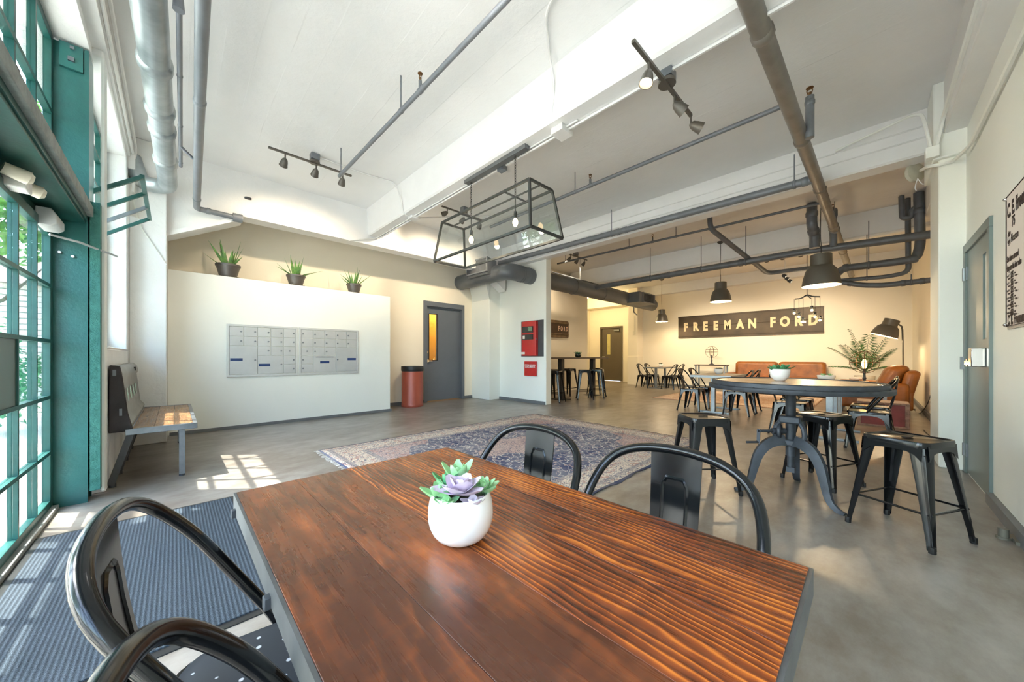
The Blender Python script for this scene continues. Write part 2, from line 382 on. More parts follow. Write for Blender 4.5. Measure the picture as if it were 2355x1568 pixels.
def sroot(name, loc=(0, 0, 0)):
    o = bpy.data.objects.new(name, None); COL.objects.link(o); o.location = loc; o['kind'] = 'structure'
    WM[o.name] = Matrix.Translation(Vector(loc)); return o
def dup(root, loc, rz, label=None, group=None):
    def cp(o, par):
        c = o.copy(); COL.objects.link(c)
        if par is not None: c.parent = par
        for ch in o.children: cp(ch, c)
        return c
    r = cp(root, None); r.location = loc; r.rotation_euler = (0, 0, rz)
    if label: r['label'] = label
    if group: r['group'] = group
    WM[r.name] = Matrix.Translation(Vector(loc)) @ Matrix.Rotation(rz, 4, 'Z')
    return r
def rbox(w, d, r, n=4):                                     # rounded rectangle outline
    out = []
    for cx, cy, a0 in ((w/2-r, d/2-r, 0), (-w/2+r, d/2-r, PI/2), (-w/2+r, -d/2+r, PI), (w/2-r, -d/2+r, 1.5*PI)):
        for i in range(n+1):
            a = a0+PI/2*i/n; out.append((cx+r*math.cos(a), cy+r*math.sin(a)))
    return out
def text(s, size, frame, name, m, parent, ext=.003, off=0.0, align='CENTER', sx=1.0, shear=0.0):
    c = bpy.data.curves.new('t', 'FONT'); c.body = s; c.size = size; c.extrude = ext; c.offset = off; c.align_x = align; c.align_y = 'CENTER'; c.resolution_u = 3; c.shear = shear
    to = bpy.data.objects.new('t', c); COL.objects.link(to)
    dg = bpy.context.evaluated_depsgraph_get(); me = bpy.data.meshes.new_from_object(to.evaluated_get(dg))
    bpy.data.objects.remove(to); bpy.data.curves.remove(c)
    M4 = WM[parent.name].inverted() @ frame @ Matrix.Diagonal((sx, 1, 1, 1))
    me.transform(M4); me.materials.clear(); me.materials.append(m); me.name = name
    o = bpy.data.objects.new(name, me); COL.objects.link(o); o.parent = parent; WM[o.name] = WM[parent.name]; return o
def frame(o, x, y):
    x, y = Vector(x).normalized(), Vector(y).normalized(); z = x.cross(y); m = Matrix((x, y, z)).transposed().to_4x4(); m.translation = Vector(o); return m
LAMP = .72
def lamp_light(parent, loc, energy, col=(1, .78, .5), r=.05, kind='POINT', aim=None, cone=1.2, blend=.6):
    l = bpy.data.lights.new('lamp_light', kind); l.energy = energy*LAMP; l.color = col
    l.shadow_soft_size = r
    if kind == 'SPOT': l.spot_size = cone; l.spot_blend = blend
    o = bpy.data.objects.new('lamp_light', l); COL.objects.link(o)
    o.location = WM[parent.name].inverted() @ Vector(loc); o.parent = parent
    if aim is not None: o.rotation_euler = Vector(aim).to_track_quat('-Z', 'Y').to_euler()
    return o

# ---------------------------------------------------------------- the room
XG = -.65          # glazing plane
ZC = 3.80          # slab underside
fl = struct('floor', MB().box(-.75, -1.0, -.15, 18, 9.6, 0), FLOOR)
mb = MB()
for x0, x1 in ((-.9, 6.0), ): mb.box(x0, -1.0, ZC, x1, 9.6, ZC+.2)
ce = struct('ceiling', mb, CEIL)
struct('ceiling_slab', MB().box(6.0, -1.0, ZC, 18, 9.6, ZC+.2), CEILB, ce)
def beam_y(x0, x1, y0, y1, zb, taper=.03):
    return MB().prism([(x0-taper, ZC+.01), (x0, zb+.02), (x0+.02, zb), (x1-.02, zb), (x1, zb+.02), (x1+taper, ZC+.01)], y0, y1)
struct('beam', beam_y(2.55, 2.77, -.7, 6.6, 3.32), BEAM, ce)
struct('beam', beam_y(5.90, 6.16, -.7, 7.4, 3.32), BEAM, ce)
struct('beam', beam_y(9.25, 9.55, -.8, 6.8, 3.32), BEAM, ce)
struct('beam', MB().box(-.9, -1, 3.50, -.38, 6.6, ZC+.01), PLAST, ce)
# beam over the mailbox wall with a haunch at each column
hz = [(-.10, 2.72), (.72, 3.16), (5.35, 3.16), (6.0, 2.75), (6.0, ZC+.01), (-.10, ZC+.01)]
struct('beam', MB().prism(hz, 6.42, 6.68), BEAM, ce)
struct('beam_haunch_lip', MB().prism([(-.10, 2.66), (.72, 3.10), (.72, 3.16), (-.10, 2.72)], 6.38, 6.70), BEAM, ce)
struct('beam', MB().box(-.7, -.72, 3.28, 6.0, -.50, ZC+.01), BEAM, ce, bevel=.01)
struct('beam', MB().box(6.0, -.80, 3.40, 13.4, -.62, ZC+.01), BEAM, ce, bevel=.01)
struct('beam', MB().box(13.15, -.8, 3.45, 13.45, 6.9, ZC+.01), BEAM, ce)

# walls
wr = struct('wall_right', MB().box(-.75, -.86, 0, 6.13, -.64, ZC), WALL)
struct('wall_section', MB().box(6.13, -.95, 0, 13.6, -.74, ZC), WALLW, wr)
struct('pilaster', MB().box(5.46, -.70, 0, 6.13, -.47, 3.4).box(5.40, -.70, 3.05, 6.19, -.43, ZC), WALL, wr, bevel=.012)
wb = struct('wall_back', MB().box(13.4, -.95, 0, 13.6, 6.62, ZC), WALLW)
struct('pillar', MB().box(12.95, 6.32, 0, 13.6, 6.72, ZC), WALLW, wb, bevel=.01)
struct('pillar_plinth', MB().box(12.93, 6.30, 0, 13.6, 6.74, 1.12), WALLW, wb, bevel=.008)
wm_ = struct('wall_mailbox', MB().box(-.07, 6.78, 0, 3.14, 7.30, 2.315), WALL, bevel=.008)
wd = struct('wall_left_end', MB().box(-.9, 7.45, 0, 4.29, 7.6, ZC).box(5.43, 7.45, 0, 6.4, 7.6, ZC).box(4.29, 7.45, 2.43, 5.43, 7.6, ZC), WALLW)
struct('column', MB().box(5.72, 6.72, 0, 6.12, 7.48, ZC).prism([(5.35, ZC), (5.72, 2.55), (5.75, 2.55), (5.75, ZC)], 6.72, 7.40), WALL, wd, bevel=.008)
wp = struct('wall_partition', MB().box(6.08, 5.15, 0, 6.26, 7.5, 3.40), WALL, bevel=.006)
wf = struct('wall_far_left', MB().box(6.2, 6.85, 0, 10.2, 7.0, ZC).box(10.2, 6.85, 0, 10.3, 9.4, ZC).box(10.2, 9.3, 0, 14.9, 9.5, ZC), WALLW)
wa = struct('wall_alcove', MB().box(14.2, 6.4, 2.46, 14.4, 9.4, ZC).box(14.2, 8.72, 0, 14.4, 9.4, 2.46).box(14.2, 6.4, 0, 14.4, 7.62, 2.46), WALLW)
struct('alcove_return', MB().box(13.6, 6.5, 0, 14.2, 6.72, ZC), WALLW, wa)
struct('alcove_header', MB().box(13.7, 6.6, 3.30, 14.2, 9.4, ZC), WALLW, wa)

# glazed wall: piers, sills, lintel, steel post
wl = struct('wall_left', MB().box(-.62, 4.33, 0, -.40, 6.14, 1.17).box(-.86, 6.10, 0, -.40, 7.5, ZC).box(-.86, 4.20, 3.45, -.40, 6.2, ZC)
            .box(-.40, 6.30, 0, -.07, 7.46, ZC), PLAST, bevel=.012)
struct('sill', MB().prism([(-.64, 1.17), (-.40, 1.165), (-.385, 1.18), (-.64, 1.235)], 4.34, 6.10), PLAST, wl)
struct('wall_above_door', MB().box(-.86, -.75, 3.42, -.46, 4.33, ZC), PLAST, wl)
struct('wall_behind', MB().box(-.86, -1.0, 0, -.62, -.58, ZC), PLAST, wl)
tp = sroot('trim_1', (-.56, 4.2, 0))
struct('post_face', MB().box(-.66, 4.12, 0, -.47, 4.14, 3.40), TEAL, tp)
struct('post_flange', MB().box(-.66, 4.10, 0, -.64, 4.30, 3.40).box(-.485, 4.10, 2.20, -.462, 4.30, 3.40), TEAL, tp)
struct('post_web', MB().box(-.64, 4.28, 0, -.47, 4.30, 3.4), TEAL, tp)
struct('timber_jamb', MB().box(-.462, 4.125, .08, -.41, 4.32, 2.28), mat('peeling_teal_timber', '2F6F66', .6, var=.2, scale=16, col2='3F8278', bump=.9, bscale=34, bdist=.02), tp)
struct('jamb_strip', MB().box(-.412, 4.20, .05, -.395, 4.34, 3.45), WALL, tp)
struct('angle_clip', MB().box(-.60, 4.095, 3.22, -.49, 4.118, 3.40), TEAL, tp)
struct('bolt', MB().box(-.56, 4.08, 3.27, -.53, 4.098, 3.30).box(-.55, 4.08, 3.36, -.53, 4.098, 3.38), STEEL, tp)
struct('bolt', MB().cyl((-.60, 4.118, 1.86), (-.60, 4.10, 1.86), .009).cyl((-.54, 4.118, 1.84), (-.54, 4.10, 1.84), .009), KNOB, tp)
# lintel ledge between the door and the transom
tl = sroot('trim_2', (-.55, 2.0, 2.1))
struct('lintel_beam', MB().box(-.70, -.6, 2.12, -.47, 4.12, 2.17).box(-.70, -.6, 2.17, -.66, 4.12, 2.36).box(-.70, -.6, 2.00, -.66, 4.12, 2.14), TEALD, tl)
struct('lintel_edge', MB().box(-.485, -.6, 2.155, -.44, 4.10, 2.23), mat('grey_steel_edge', '8C9491', .6, var=.2, scale=14, bump=.4), tl, bevel=.004)
mb = MB(); y = .8
while y < 4.05:
    h = random.uniform(.006, .028); wdt = random.uniform(.02, .05)
    mb.box(-.49-random.uniform(0, .03), y, 2.225, -.452+random.uniform(-.01, .006), y+wdt, 2.23+h); y += wdt*.8
r_ = struct('rubble_edge', mb, STONEDUST, tl, bevel=.004); r_['kind'] = 'stuff'
struct('lintel_soffit', MB().box(-.66, -.6, 2.10, -.48, 4.11, 2.125), TEALD, tl)

def grid_window(name, x, y0, y1, z0, z1, cols, rows, fw, bw, m, skip=(), solid=(), rowz=None, coly=None):
    r = sroot(name, (x, (y0+y1)/2, z0)); d = .04
    struct('window_frame', MB().box(x-d/2, y0, z0, x+d/2, y0+fw, z1).box(x-d/2, y1-fw, z0, x+d/2, y1, z1)
           .box(x-d/2, y0+fw, z0, x+d/2, y1-fw, z0+fw).box(x-d/2, y0+fw, z1-fw, x+d/2, y1-fw, z1), m, r, bevel=.003)
    ys = coly or [y0+fw/2+(y1-y0-fw)*i/cols for i in range(cols+1)]; zs = rowz or [z0+fw/2+(z1-z0-fw)*i/rows for i in range(rows+1)]
    for yy in ys[1:-1]: struct('mullion', MB().box(x-.016, yy-bw/2, z0+fw, x+.02, yy+bw/2, z1-fw), m, r)
    for zz in zs[1:-1]: struct('glazing_bar', MB().box(x-.014, y0+fw, zz-bw/2, x+.022, y1-fw, zz+bw/2), m, r)
    for i in range(len(ys)-1):
        for j in range(len(zs)-1):
            if (i, j) in skip: continue
            g = (i, j) in solid
            struct('pane', MB().box(x-(.012 if g else .003), ys[i]+bw/2, zs[j]+bw/2, x+(.012 if g else .003), ys[i+1]-bw/2, zs[j+1]-bw/2), mat('grey_green_panel', '6C7B76', .4, var=.05) if g else GLASS, r)
    return r
# door leaf glazing, panes .37 wide and .395 high; leaf boundary with a thicker stile
zr = [.05, .42, .815, 1.21, 1.60, 2.0]
cy = [4.08-.37*i for i in range(13)][::-1]; cy[0] = -.36
grid_window('window_1', XG, cy[0]-.03, 4.11, .02, 2.02, 12, 5, .06, .024, TEALD, rowz=zr, coly=cy, solid=((9, 2),))
uy = [4.10-.41*i for i in range(12)][::-1]
grid_window('window_2', XG, uy[0]-.03, 4.13, 2.28, 3.42, 11, 2, .055, .03, TEALD, rowz=[2.30, 2.85, 3.40], coly=uy)
grid_window('window_3', -.58, 4.34, 6.10, 1.22, 3.46, 4, 5, .05, .026, TEALD, rowz=[1.24, 1.80, 2.36, 2.82, 3.14, 3.44], skip=((0, 2), (1, 2), (2, 2)))
# hopper sash swung in from window_3
sash = thing('hopper_sash', 'teal steel window sash tilted open into the room', 'window sash', (-.57, 5.0, 2.37))
ax = Vector((.37, 0, .29)); o0 = Vector((-.57, 0, 2.36))
def sp(a, y): return (o0.x+ax.x*a, y, o0.z+ax.z*a)
for yy in (4.38, 4.80, 5.22, 5.64):
    MB().bar(sp(0, yy), sp(1, yy), .026, .03).build('sash_bar', TEALD if yy != 5.22 else STEEL, sash)
MB().bar(sp(1, 4.36), sp(1, 5.66), .03, .03).build('sash_rail', TEALD, sash); MB().bar(sp(0, 4.36), sp(0, 5.66), .03, .03).build('sash_rail', TEALD, sash)
for a, b in ((4.38, 4.80), (4.80, 5.22), (5.22, 5.64)):
    MB().add([sp(.03, a+.014), sp(.97, a+.014), sp(.97, b-.014), sp(.03, b-.014)], [(0, 1, 2, 3)]).build('pane', GLASS, sash, smooth=0)
tag(MB().tube([(-.62, 3.95, 1.945), (-.50, 4.05, 1.94), (-.33, 4.22, 1.905)], .008, 6).build('sash_stay', mat('pale_steel_rod', 'C9CFCF', .35, .5), None), 'pale steel stay rod sticking out past the teal post', 'rod')
# door threshold strip and floor crack strip
struct('trim_3', MB().box(-.70, -.6, 0, -.60, 4.1, .03), mat('grey_threshold', '9A9C99', .6, var=.15), bevel=.004)

# baseboards
struct('baseboard_left', MB().box(-.05, 6.755, 0, 3.15, 6.785, .045).box(3.13, 6.76, 0, 3.16, 7.3, .045), BASEB)
struct('baseboard_end', MB().box(3.15, 7.42, 0, 4.27, 7.452, .07).box(5.45, 7.42, 0, 5.72, 7.452, .07), BASEB)
struct('baseboard_partition', MB().box(6.052, 5.17, 0, 6.085, 6.72, .07), BASEB)
struct('baseboard_right', MB().box(-.6, -.645, 0, 4.40, -.605, .08), BASEB)
struct('baseboard_back', MB().box(13.36, -.7, 0, 13.405, 6.3, .08).box(6.14, -.745, 0, 13.36, -.705, .09), BASEB)
struct('baseboard_far', MB().box(6.27, 6.82, 0, 10.3, 6.855, .08), WALLW)

# doors
def vdoor(name, root_loc, build, **k): return sroot(name, root_loc)
d1 = sroot('door_1', (4.86, 7.45, 0))
struct('door_frame', MB().box(4.27, 7.40, 0, 4.35, 7.56, 2.32).box(5.37, 7.40, 0, 5.45, 7.56, 2.32).box(4.27, 7.40, 2.32, 5.45, 7.56, 2.44), GREYDOOR, d1, bevel=.004)
struct('door_leaf', MB().box(4.35, 7.50, .02, 4.46, 7.55, 2.31).box(4.68, 7.50, .02, 5.37, 7.55, 2.31).box(4.46, 7.50, .02, 4.68, 7.55, 1.02).box(4.46, 7.50, 2.14, 4.68, 7.55, 2.31), GREYDOOR, d1)
struct('vision_glass', MB().box(4.46, 7.52, 1.02, 4.68, 7.53, 2.14), GLASS, d1)
struct('glazing_bead', MB().box(4.445, 7.49, 1.005, 4.46, 7.51, 2.155).box(4.68, 7.49, 1.005, 4.695, 7.51, 2.155).box(4.46, 7.49, 1.005, 4.68, 7.51, 1.02).box(4.46, 7.49, 2.14, 4.68, 7.51, 2.155), DARK, d1)
hd = struct('door_lever', MB().cyl((4.39, 7.50, 1.0), (4.39, 7.44, 1.0), .035).bar((4.39, 7.45, 1.0), (4.52, 7.45, .995), .02, .022), CHROME, d1)
struct('deadbolt', MB().cyl((4.39, 7.50, 1.21), (4.39, 7.47, 1.21), .03), CHROME, d1)
struct('head_shadow_strip', MB().box(4.352, 7.44, 2.30, 5.368, 7.50, 2.318), GREYDOOR, d1)  # strip put in for the shadow gap under the frame head
# lit stairwell seen through the glass of door_1
rm = struct('wall_stairwell', MB().box(4.0, 8.6, 0, 5.8, 8.7, 3).box(4.0, 7.62, 0, 4.08, 8.6, 3).box(5.7, 7.62, 0, 5.8, 8.6, 3).box(4.0, 7.62, 3.0, 5.8, 8.7, 3.1), mat('yellow_stairwell_paint', 'E6C169', .6, var=.05))
hose = thing('valve_wheel', 'round dark valve and looped pipe behind the glass of the grey door', 'valve', (4.62, 8.5, .9))
MB().cyl((4.66, 8.58, 1.72), (4.66, 8.46, 1.72), .10, 14).build('valve_body', mat('olive_iron', '8E8047', .5, .3), hose)
MB().tube(crom([(4.56, 8.5, 2.3), (4.60, 8.5, 1.9), (4.55, 8.5, 1.6), (4.64, 8.5, 1.45), (4.70, 8.5, 1.3), (4.60, 8.5, 1.2), (4.66, 8.5, .95), (4.66, 8.5, 0)]), .018, 7).build('riser_pipe', mat('olive_iron', '8E8047'), hose)
lt = thing('stairwell_lamp', 'small warm bulkhead lamp lighting the yellow stairwell behind the door', 'lamp', (5.3, 8.2, 2.9))
MB().ball((5.3, 8.2, 2.92), .09).build('lamp_globe', BULB, lt); lamp_light(lt, (5.3, 8.2, 2.7), 40, (1, .8, .42), .1)

d2 = sroot('door_2', (4.92, -.64, 0))
struct('door_frame', MB().box(4.40, -.66, 0, 4.47, -.62, 2.08).box(5.37, -.66, 0, 5.46, -.62, 2.08).box(4.40, -.66, 2.08, 5.46, -.62, 2.16), GREENGREY, d2, bevel=.004)
struct('door_leaf', MB().box(4.47, -.655, .015, 4.52, -.635, 2.08).box(4.66, -.655, .015, 5.37, -.635, 2.08).box(4.52, -.655, .015, 4.66, -.635, 1.25).box(4.52, -.655, 1.92, 4.66, -.635, 2.08), GREENGREY, d2)
struct('vision_glass', MB().box(4.52, -.652, 1.25, 4.66, -.648, 1.92), mat('dark_glass', '39434A', .05, var=.02), d2)
struct('glazing_bead', MB().box(4.51, -.637, 1.24, 4.525, -.627, 1.93).box(4.655, -.637, 1.24, 4.67, -.627, 1.93).box(4.51, -.637, 1.92, 4.67, -.627, 1.935), GREENGREY, d2)
for z in (.22, 1.88): struct('hinge', MB().cyl((5.40, -.622, z-.06), (5.40, -.622, z+.06), .013).box(5.34, -.634, z-.06, 5.40, -.626, z+.06), STEEL, d2)
struct('lock_box', MB().box(4.50, -.635, 1.02, 4.62, -.55, 1.17), CHROME, d2, bevel=.006)
struct('door_lever', MB().cyl((4.78, -.635, 1.05), (4.78, -.56, 1.05), .032).bar((4.78, -.565, 1.05), (4.62, -.565, 1.05), .03, .03), CHROME, d2)
struct('strike_plate', MB().box(5.40, -.63, .98, 5.44, -.60, 1.10), STEEL, d2)

d3 = sroot('door_3', (14.2, 8.17, 0))
struct('door_frame', MB().box(14.14, 7.62, 0, 14.25, 7.70, 2.38).box(14.14, 8.64, 0, 14.25, 8.72, 2.38).box(14.14, 7.62, 2.38, 14.25, 8.72, 2.46), OLIVEDOOR, d3)
struct('door_leaf', MB().box(14.19, 7.70, .02, 14.24, 8.22, 2.38).box(14.19, 8.40, .02, 14.24, 8.64, 2.38).box(14.19, 8.22, .02, 14.24, 8.40, 1.2).box(14.19, 8.22, 2.12, 14.24, 8.40, 2.38), OLIVEDOOR, d3)
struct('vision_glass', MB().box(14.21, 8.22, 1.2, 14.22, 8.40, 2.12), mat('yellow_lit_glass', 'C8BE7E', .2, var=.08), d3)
struct('door_lever', MB().cyl((14.19, 8.56, 1.1), (14.13, 8.56, 1.1), .03).bar((14.13, 8.56, 1.1), (14.13, 8.44, 1.1), .02), CHROME, d3)
struct('door_closer', MB().box(14.10, 7.74, 2.24, 14.19, 8.0, 2.30), STEEL, d3)
struct('threshold', MB().box(14.0, 7.6, 0, 14.2, 8.7, .012), WALLW, d3)
# ---------------------------------------------------------------- pipes, ducts and conduit under the slab
def elbow(pts, r, n=5):                                      # round the corners of a pipe run
    P = [Vector(p) for p in pts]; out = [P[0]]
    for a, b, c in zip(P, P[1:], P[2:]):
        d1 = (a-b); d2 = (c-b); k = min(r, d1.length*.49, d2.length*.49); s = b+d1.normalized()*k; e = b+d2.normalized()*k
        for i in range(n+1):
            t = i/n; out.append(s*(1-t)**2+b*2*t*(1-t)+e*t*t)
    out.append(P[-1]); return out
def collar(p, d, r, ln=.05, n=14):
    p, d = Vector(p), Vector(d).normalized(); return MB().tube([p-d*ln/2, p-d*ln*.3, p+d*ln*.3, p+d*ln/2], [r*.98, r*1.16, r*1.16, r*.98], n)
def pipe(name, label, pts, r, m, bend=.1, collars=(), rods=(), heads=(), n=12):
    P = [Vector(p) for p in pts]; t = thing(name, label, 'pipe', P[0])
    MB().tube(elbow(P, bend), r, n).build('pipe_run', m, t)
    for i, f in collars:
        a, b = P[i], P[i+1]; collar(a.lerp(b, f), b-a, r, r*1.4).build('coupling', m, t)
    for i, f, top in rods:
        p = P[i].lerp(P[i+1], f); MB().cyl(p, (p.x, p.y, top), .007, 6).build('hanger_rod', m, t)
        d = (P[i+1]-P[i]).normalized(); collar(p, d, r*1.02, .03).build('hanger_ring', m, t)
    for i, f in heads:
        p = P[i].lerp(P[i+1], f)
        collar(p, P[i+1]-P[i], r*1.05, r*3).build('tee', m, t)
        st = MB().cyl(p, (p.x, p.y, p.z+.09), r*.7, 10).build('riser', m, t)
        h = MB().cyl((p.x, p.y, p.z+.09), (p.x, p.y, p.z+.115), .012, 8).cyl((p.x, p.y, p.z+.15), (p.x, p.y, p.z+.155), .022, 10)
        for s in (-1, 1): h.tube([(p.x, p.y+s*.012, p.z+.11), (p.x, p.y+s*.018, p.z+.13), (p.x, p.y+s*.006, p.z+.152)], .004, 5)
        h.build('sprinkler_head', BRASS, t)
    return t
pipe('drain_pipe', 'fat galvanised drain pipe running beside the teal windows and bending into the wall',
     [(-.15, 1.2, 3.30), (-.075, 5.25, 3.28), (-.055, 6.12, 3.22), (-.30, 6.28, 3.24), (-.38, 6.30, 3.55)], .088, GALV, .12, [(0, .62), (0, .87), (0, .78), (1, .2)], n=20)
pipe('sprinkler_pipe', 'medium grey pipe parallel to the fat drain pipe, turning along the haunched beam',
     [(.07, 1.0, 3.10), (.215, 6.33, 3.10), (.70, 6.36, 3.10)], .036, GREYPIPE, .05, [(0, .50), (0, .93), (1, .25)])
MB().cyl((.60, 6.36, 3.10), (.71, 6.36, 3.10), .06, 14).build('flange', GREYPIPE, bpy.data.objects['sprinkler_pipe'])
t = pipe('sprinkler_branch', 'thin grey pipe with a brass sprinkler between two larger pipes',
     [(.02, 2.95, 3.25), (.05, 5.35, 3.22)], .016, GREYPIPE, .02, [(0, .3), (0, .62), (0, .96)])
MB().cyl((.018, 2.95, 3.22), (.018, 2.95, 3.33), .03, 10, .022).build('sprinkler_cup', GREYPIPE, t)
MB().cyl((.018, 2.95, 3.33), (.018, 2.95, 3.37), .012, 8).cyl((.018, 2.95, 3.39), (.018, 2.95, 3.395), .025, 8).build('sprinkler_head', BRASS, t)
MB().cyl((.045, 4.85, 3.22), (.17, 4.88, 3.12), .014, 8).build('cross_pipe', DARKPIPE, t)
pipe('sprinkler_pipe', 'slender grey sprinkler pipe slanting over the bay with the ribbed mat',
     [(1.58, .6, 3.45), (1.54, 4.82, 3.45)], .021, GREYPIPE, .02, [(0, .50)], [(0, .60, 3.79), (0, .985, 3.79)], [(0, .515)])
pipe('sprinkler_pipe', 'slender grey sprinkler pipe passing above the glass lantern to the thick main',
     [(4.18, .58, 3.50), (4.20, 4.9, 3.50)], .024, GREYPIPE, .02, [], [(0, .56, 3.79)], [(0, .5)])
main = pipe('sprinkler_main', 'thick brown-grey main pipe running overhead through the beams towards the leather sofa',
     [(2.0, .53, 3.31), (5.72, .47, 3.31), (13.3, .36, 3.31)], .060, mat('beige_grey_pipe', '86817A', .38, .25, var=.12, scale=5), .1, [(0, .24), (0, .70), (1, .05), (1, .30), (1, .58)], [(1, .33, 3.79)], n=16)
pipe('sprinkler_riser', 'short grey riser with brass sprinkler clipped beside the thick main',
     [(4.42, .41, 3.22), (4.42, .41, 3.62)], .035, GREYPIPE, .02, [(0, .85)])
MB().cyl((4.42, .41, 3.62), (4.42, .41, 3.66), .014, 8).cyl((4.42, .41, 3.70), (4.42, .41, 3.705), .03, 10).tube([(4.42, .395, 3.65), (4.42, .388, 3.68), (4.42, .405, 3.70)], .005, 5).tube([(4.42, .425, 3.65), (4.42, .432, 3.68), (4.42, .415, 3.70)], .005, 5).build('sprinkler_head', BRASS, bpy.data.objects['sprinkler_riser'])
pipe('sprinkler_pipe', 'long thick grey pipe below the second beam ending at the round duct',
     [(5.72, .50, 3.31), (5.74, 3.1, 3.35), (5.78, 6.45, 3.42)], .050, GREYPIPE, .02, [(0, .03), (0, .97), (1, .02)], [(1, .06, 3.79), (0, .07, 3.7)])
pipe('sprinkler_pipe', 'thin dark pipe with sprinklers in the bay of the grey pendants',
     [(7.25, .45, 3.50), (7.25, 5.75, 3.55)], .022, DARKPIPE, .02, [], [(0, .62, 3.79), (0, .43, 3.79), (0, .95, 3.79)], [(0, .52)])
pipe('drain_pipe', 'thick dark pipe crossing the far room above the sign from duct to right wall',
     [(8.45, 5.35, 3.03), (8.45, .9, 3.06), (8.45, -.74, 3.0)], .066, DARKPIPE, .02, [(0, .78), (0, .45)], [(0, .35, 3.79), (0, .61, 3.79), (0, .80, 3.79)], n=14)
pipe('drain_pipe', 'dark pipe dropping from the slab then sloping down behind the cross pipe',
     [(7.2, 2.10, 3.79), (7.2, 2.09, 3.50), (9.2, 1.55, 2.90), (9.45, .60, 2.93)], .045, DARKPIPE, .12)
pipe('vent_stack', 'wide dark vertical stack over the large grey pendant',
     [(8.05, .72, 3.79), (8.05, .72, 3.42), (8.25, .70, 3.28), (8.25, .70, 3.05)], .075, DARKPIPE, .06, [(0, .5), (1, .6)], n=14)
pipe('vent_stack', 'narrower vertical stack with brass sprinkler beside the wide dark stack',
     [(8.3, .46, 3.62), (8.3, .46, 3.32), (8.4, .46, 3.2), (8.4, .46, 3.05)], .052, DARKPIPE, .06, [(0, .9)], [], [(0, .02)], n=12)
pipe('waste_pipe', 'dark waste stack near the right wall elbowing into a grey cross pipe',
     [(8.75, -.55, 3.79), (8.80, -.57, 2.95), (8.80, -.53, 2.73), (8.80, -.38, 2.71), (8.8, .35, 2.72), (9.0, .5, 2.60)], .062, DARKPIPE, .08, [(0, .35), (3, .95), (2, .2)], [(3, .55, 3.5)], n=14)
pipe('trap_pipe', 'small dark u-shaped trap hanging from the slab by the right wall',
     [(8.75, -.36, 3.79), (8.78, -.37, 3.42), (8.78, -.47, 3.40), (8.78, -.48, 3.55), (8.76, -.56, 3.56)], .036, DARKPIPE, .06)
pipe('waste_pipe', 'dark pipe dropping by the right wall and turning under the grey cross pipe',
     [(8.95, -.44, 3.79), (8.95, -.45, 2.53), (8.95, -.2, 2.50), (8.95, .5, 2.53)], .036, DARKPIPE, .1, [], [(2, .35, 3.3)])
pipe('waste_pipe', 'lowest dark cross pipe with a sag and couplings near the right wall',
     [(8.85, -.74, 2.35), (8.85, -.15, 2.34), (8.85, .10, 2.38), (8.85, .50, 2.52)], .046, DARKPIPE, .08, [(0, .25), (0, .6), (2, .4)], [(0, .45, 2.48)])

def run(name, label, pts, r=.011, m=CONDUIT, bend=.06, clips=()):
    o = tag(MB().tube(elbow(pts, bend, 4), r, 6).build(name, m, None), label, 'conduit'); return o
run('conduit', 'white conduit clipped under the beam that carries the lantern', [(2.74, -.4, 3.305), (2.74, 6.38, 3.305)], .014)
run('conduit', 'second thinner white conduit on the beam that carries the lantern', [(2.70, 1.9, 3.308), (2.70, 6.38, 3.308), (2.2, 6.40, 3.14)], .009)
run('conduit', 'white conduit looping from slab down the beam side to a white box', [(1.95, 1.2, 3.78), (2.05, 1.75, 3.78), (2.44, 2.02, 3.78), (2.535, 2.04, 3.6), (2.545, 2.10, 3.34), (2.72, 2.10, 3.31)], .011, bend=.12)
run('conduit', 'white conduit feeding the three-head track near the mailbox wall', [(1.35, 5.17, 3.78), (2.0, 5.17, 3.78), (2.45, 5.10, 3.78), (2.52, 5.05, 3.5), (2.54, 5.05, 3.31), (2.72, 5.05, 3.30), (4.3, 5.05, 3.78)], .011, bend=.1)
run('conduit', 'upper thin conduit along the face of the second beam', [(5.875, -.45, 3.62), (5.88, 6.4, 3.60)], .008)
run('conduit', 'lower thin conduit along the face of the second beam', [(5.885, -.45, 3.50), (5.89, 6.4, 3.48)], .008)
run('conduit', 'thin conduit along the lower edge of the third beam', [(9.24, -.55, 3.36), (9.24, 6.6, 3.36)], .012)
run('conduit', 'conduit along the top of the wall behind the dark lettered sign', [(13.36, -.4, 3.72), (13.36, 6.2, 3.68)], .016, WALLW)
run('conduit', 'long white conduit along the right wall above the poster', [(.5, -.615, 2.94), (5.02, -.615, 2.96), (5.40, -.55, 2.98), (5.46, -.40, 3.02), (6.1, -.40, 3.22)], .016, WALL, .12)
run('conduit', 'thick white conduit on the edge of the beam over the right wall', [(.5, -.49, 3.42), (5.35, -.49, 3.40), (5.38, -.45, 3.15)], .018, WALL, .1)
run('conduit', 'white conduit bending up from the box on the right pilaster', [(5.38, -.42, 3.14), (5.36, -.38, 3.42), (5.5, -.36, 3.62), (5.86, .3, 3.64)], .014, WALL, .12)
run('conduit', 'thin white pipe pair along the beam above the teal windows', [(-.36, .8, 3.56), (-.36, 6.2, 3.54)], .014, PLAST)
run('conduit', 'second white pipe along the beam above the teal windows', [(-.33, .8, 3.68), (-.34, 6.22, 3.66), (-.36, 6.24, 3.1)], .014, PLAST)
run('conduit', 'slim white conduit slanting down the corner pilaster to the mailbox wall', [(-.36, 6.285, 3.0), (-.31, 6.285, 2.72), (-.075, 6.29, 2.28)], .009, WALL)
def jbox(label, x0, y0, z0, x1, y1, z1, m=CONDUIT): return tag(MB().box(x0, y0, z0, x1, y1, z1).build('junction_box', m, None, bevel=.005), label, 'junction box')
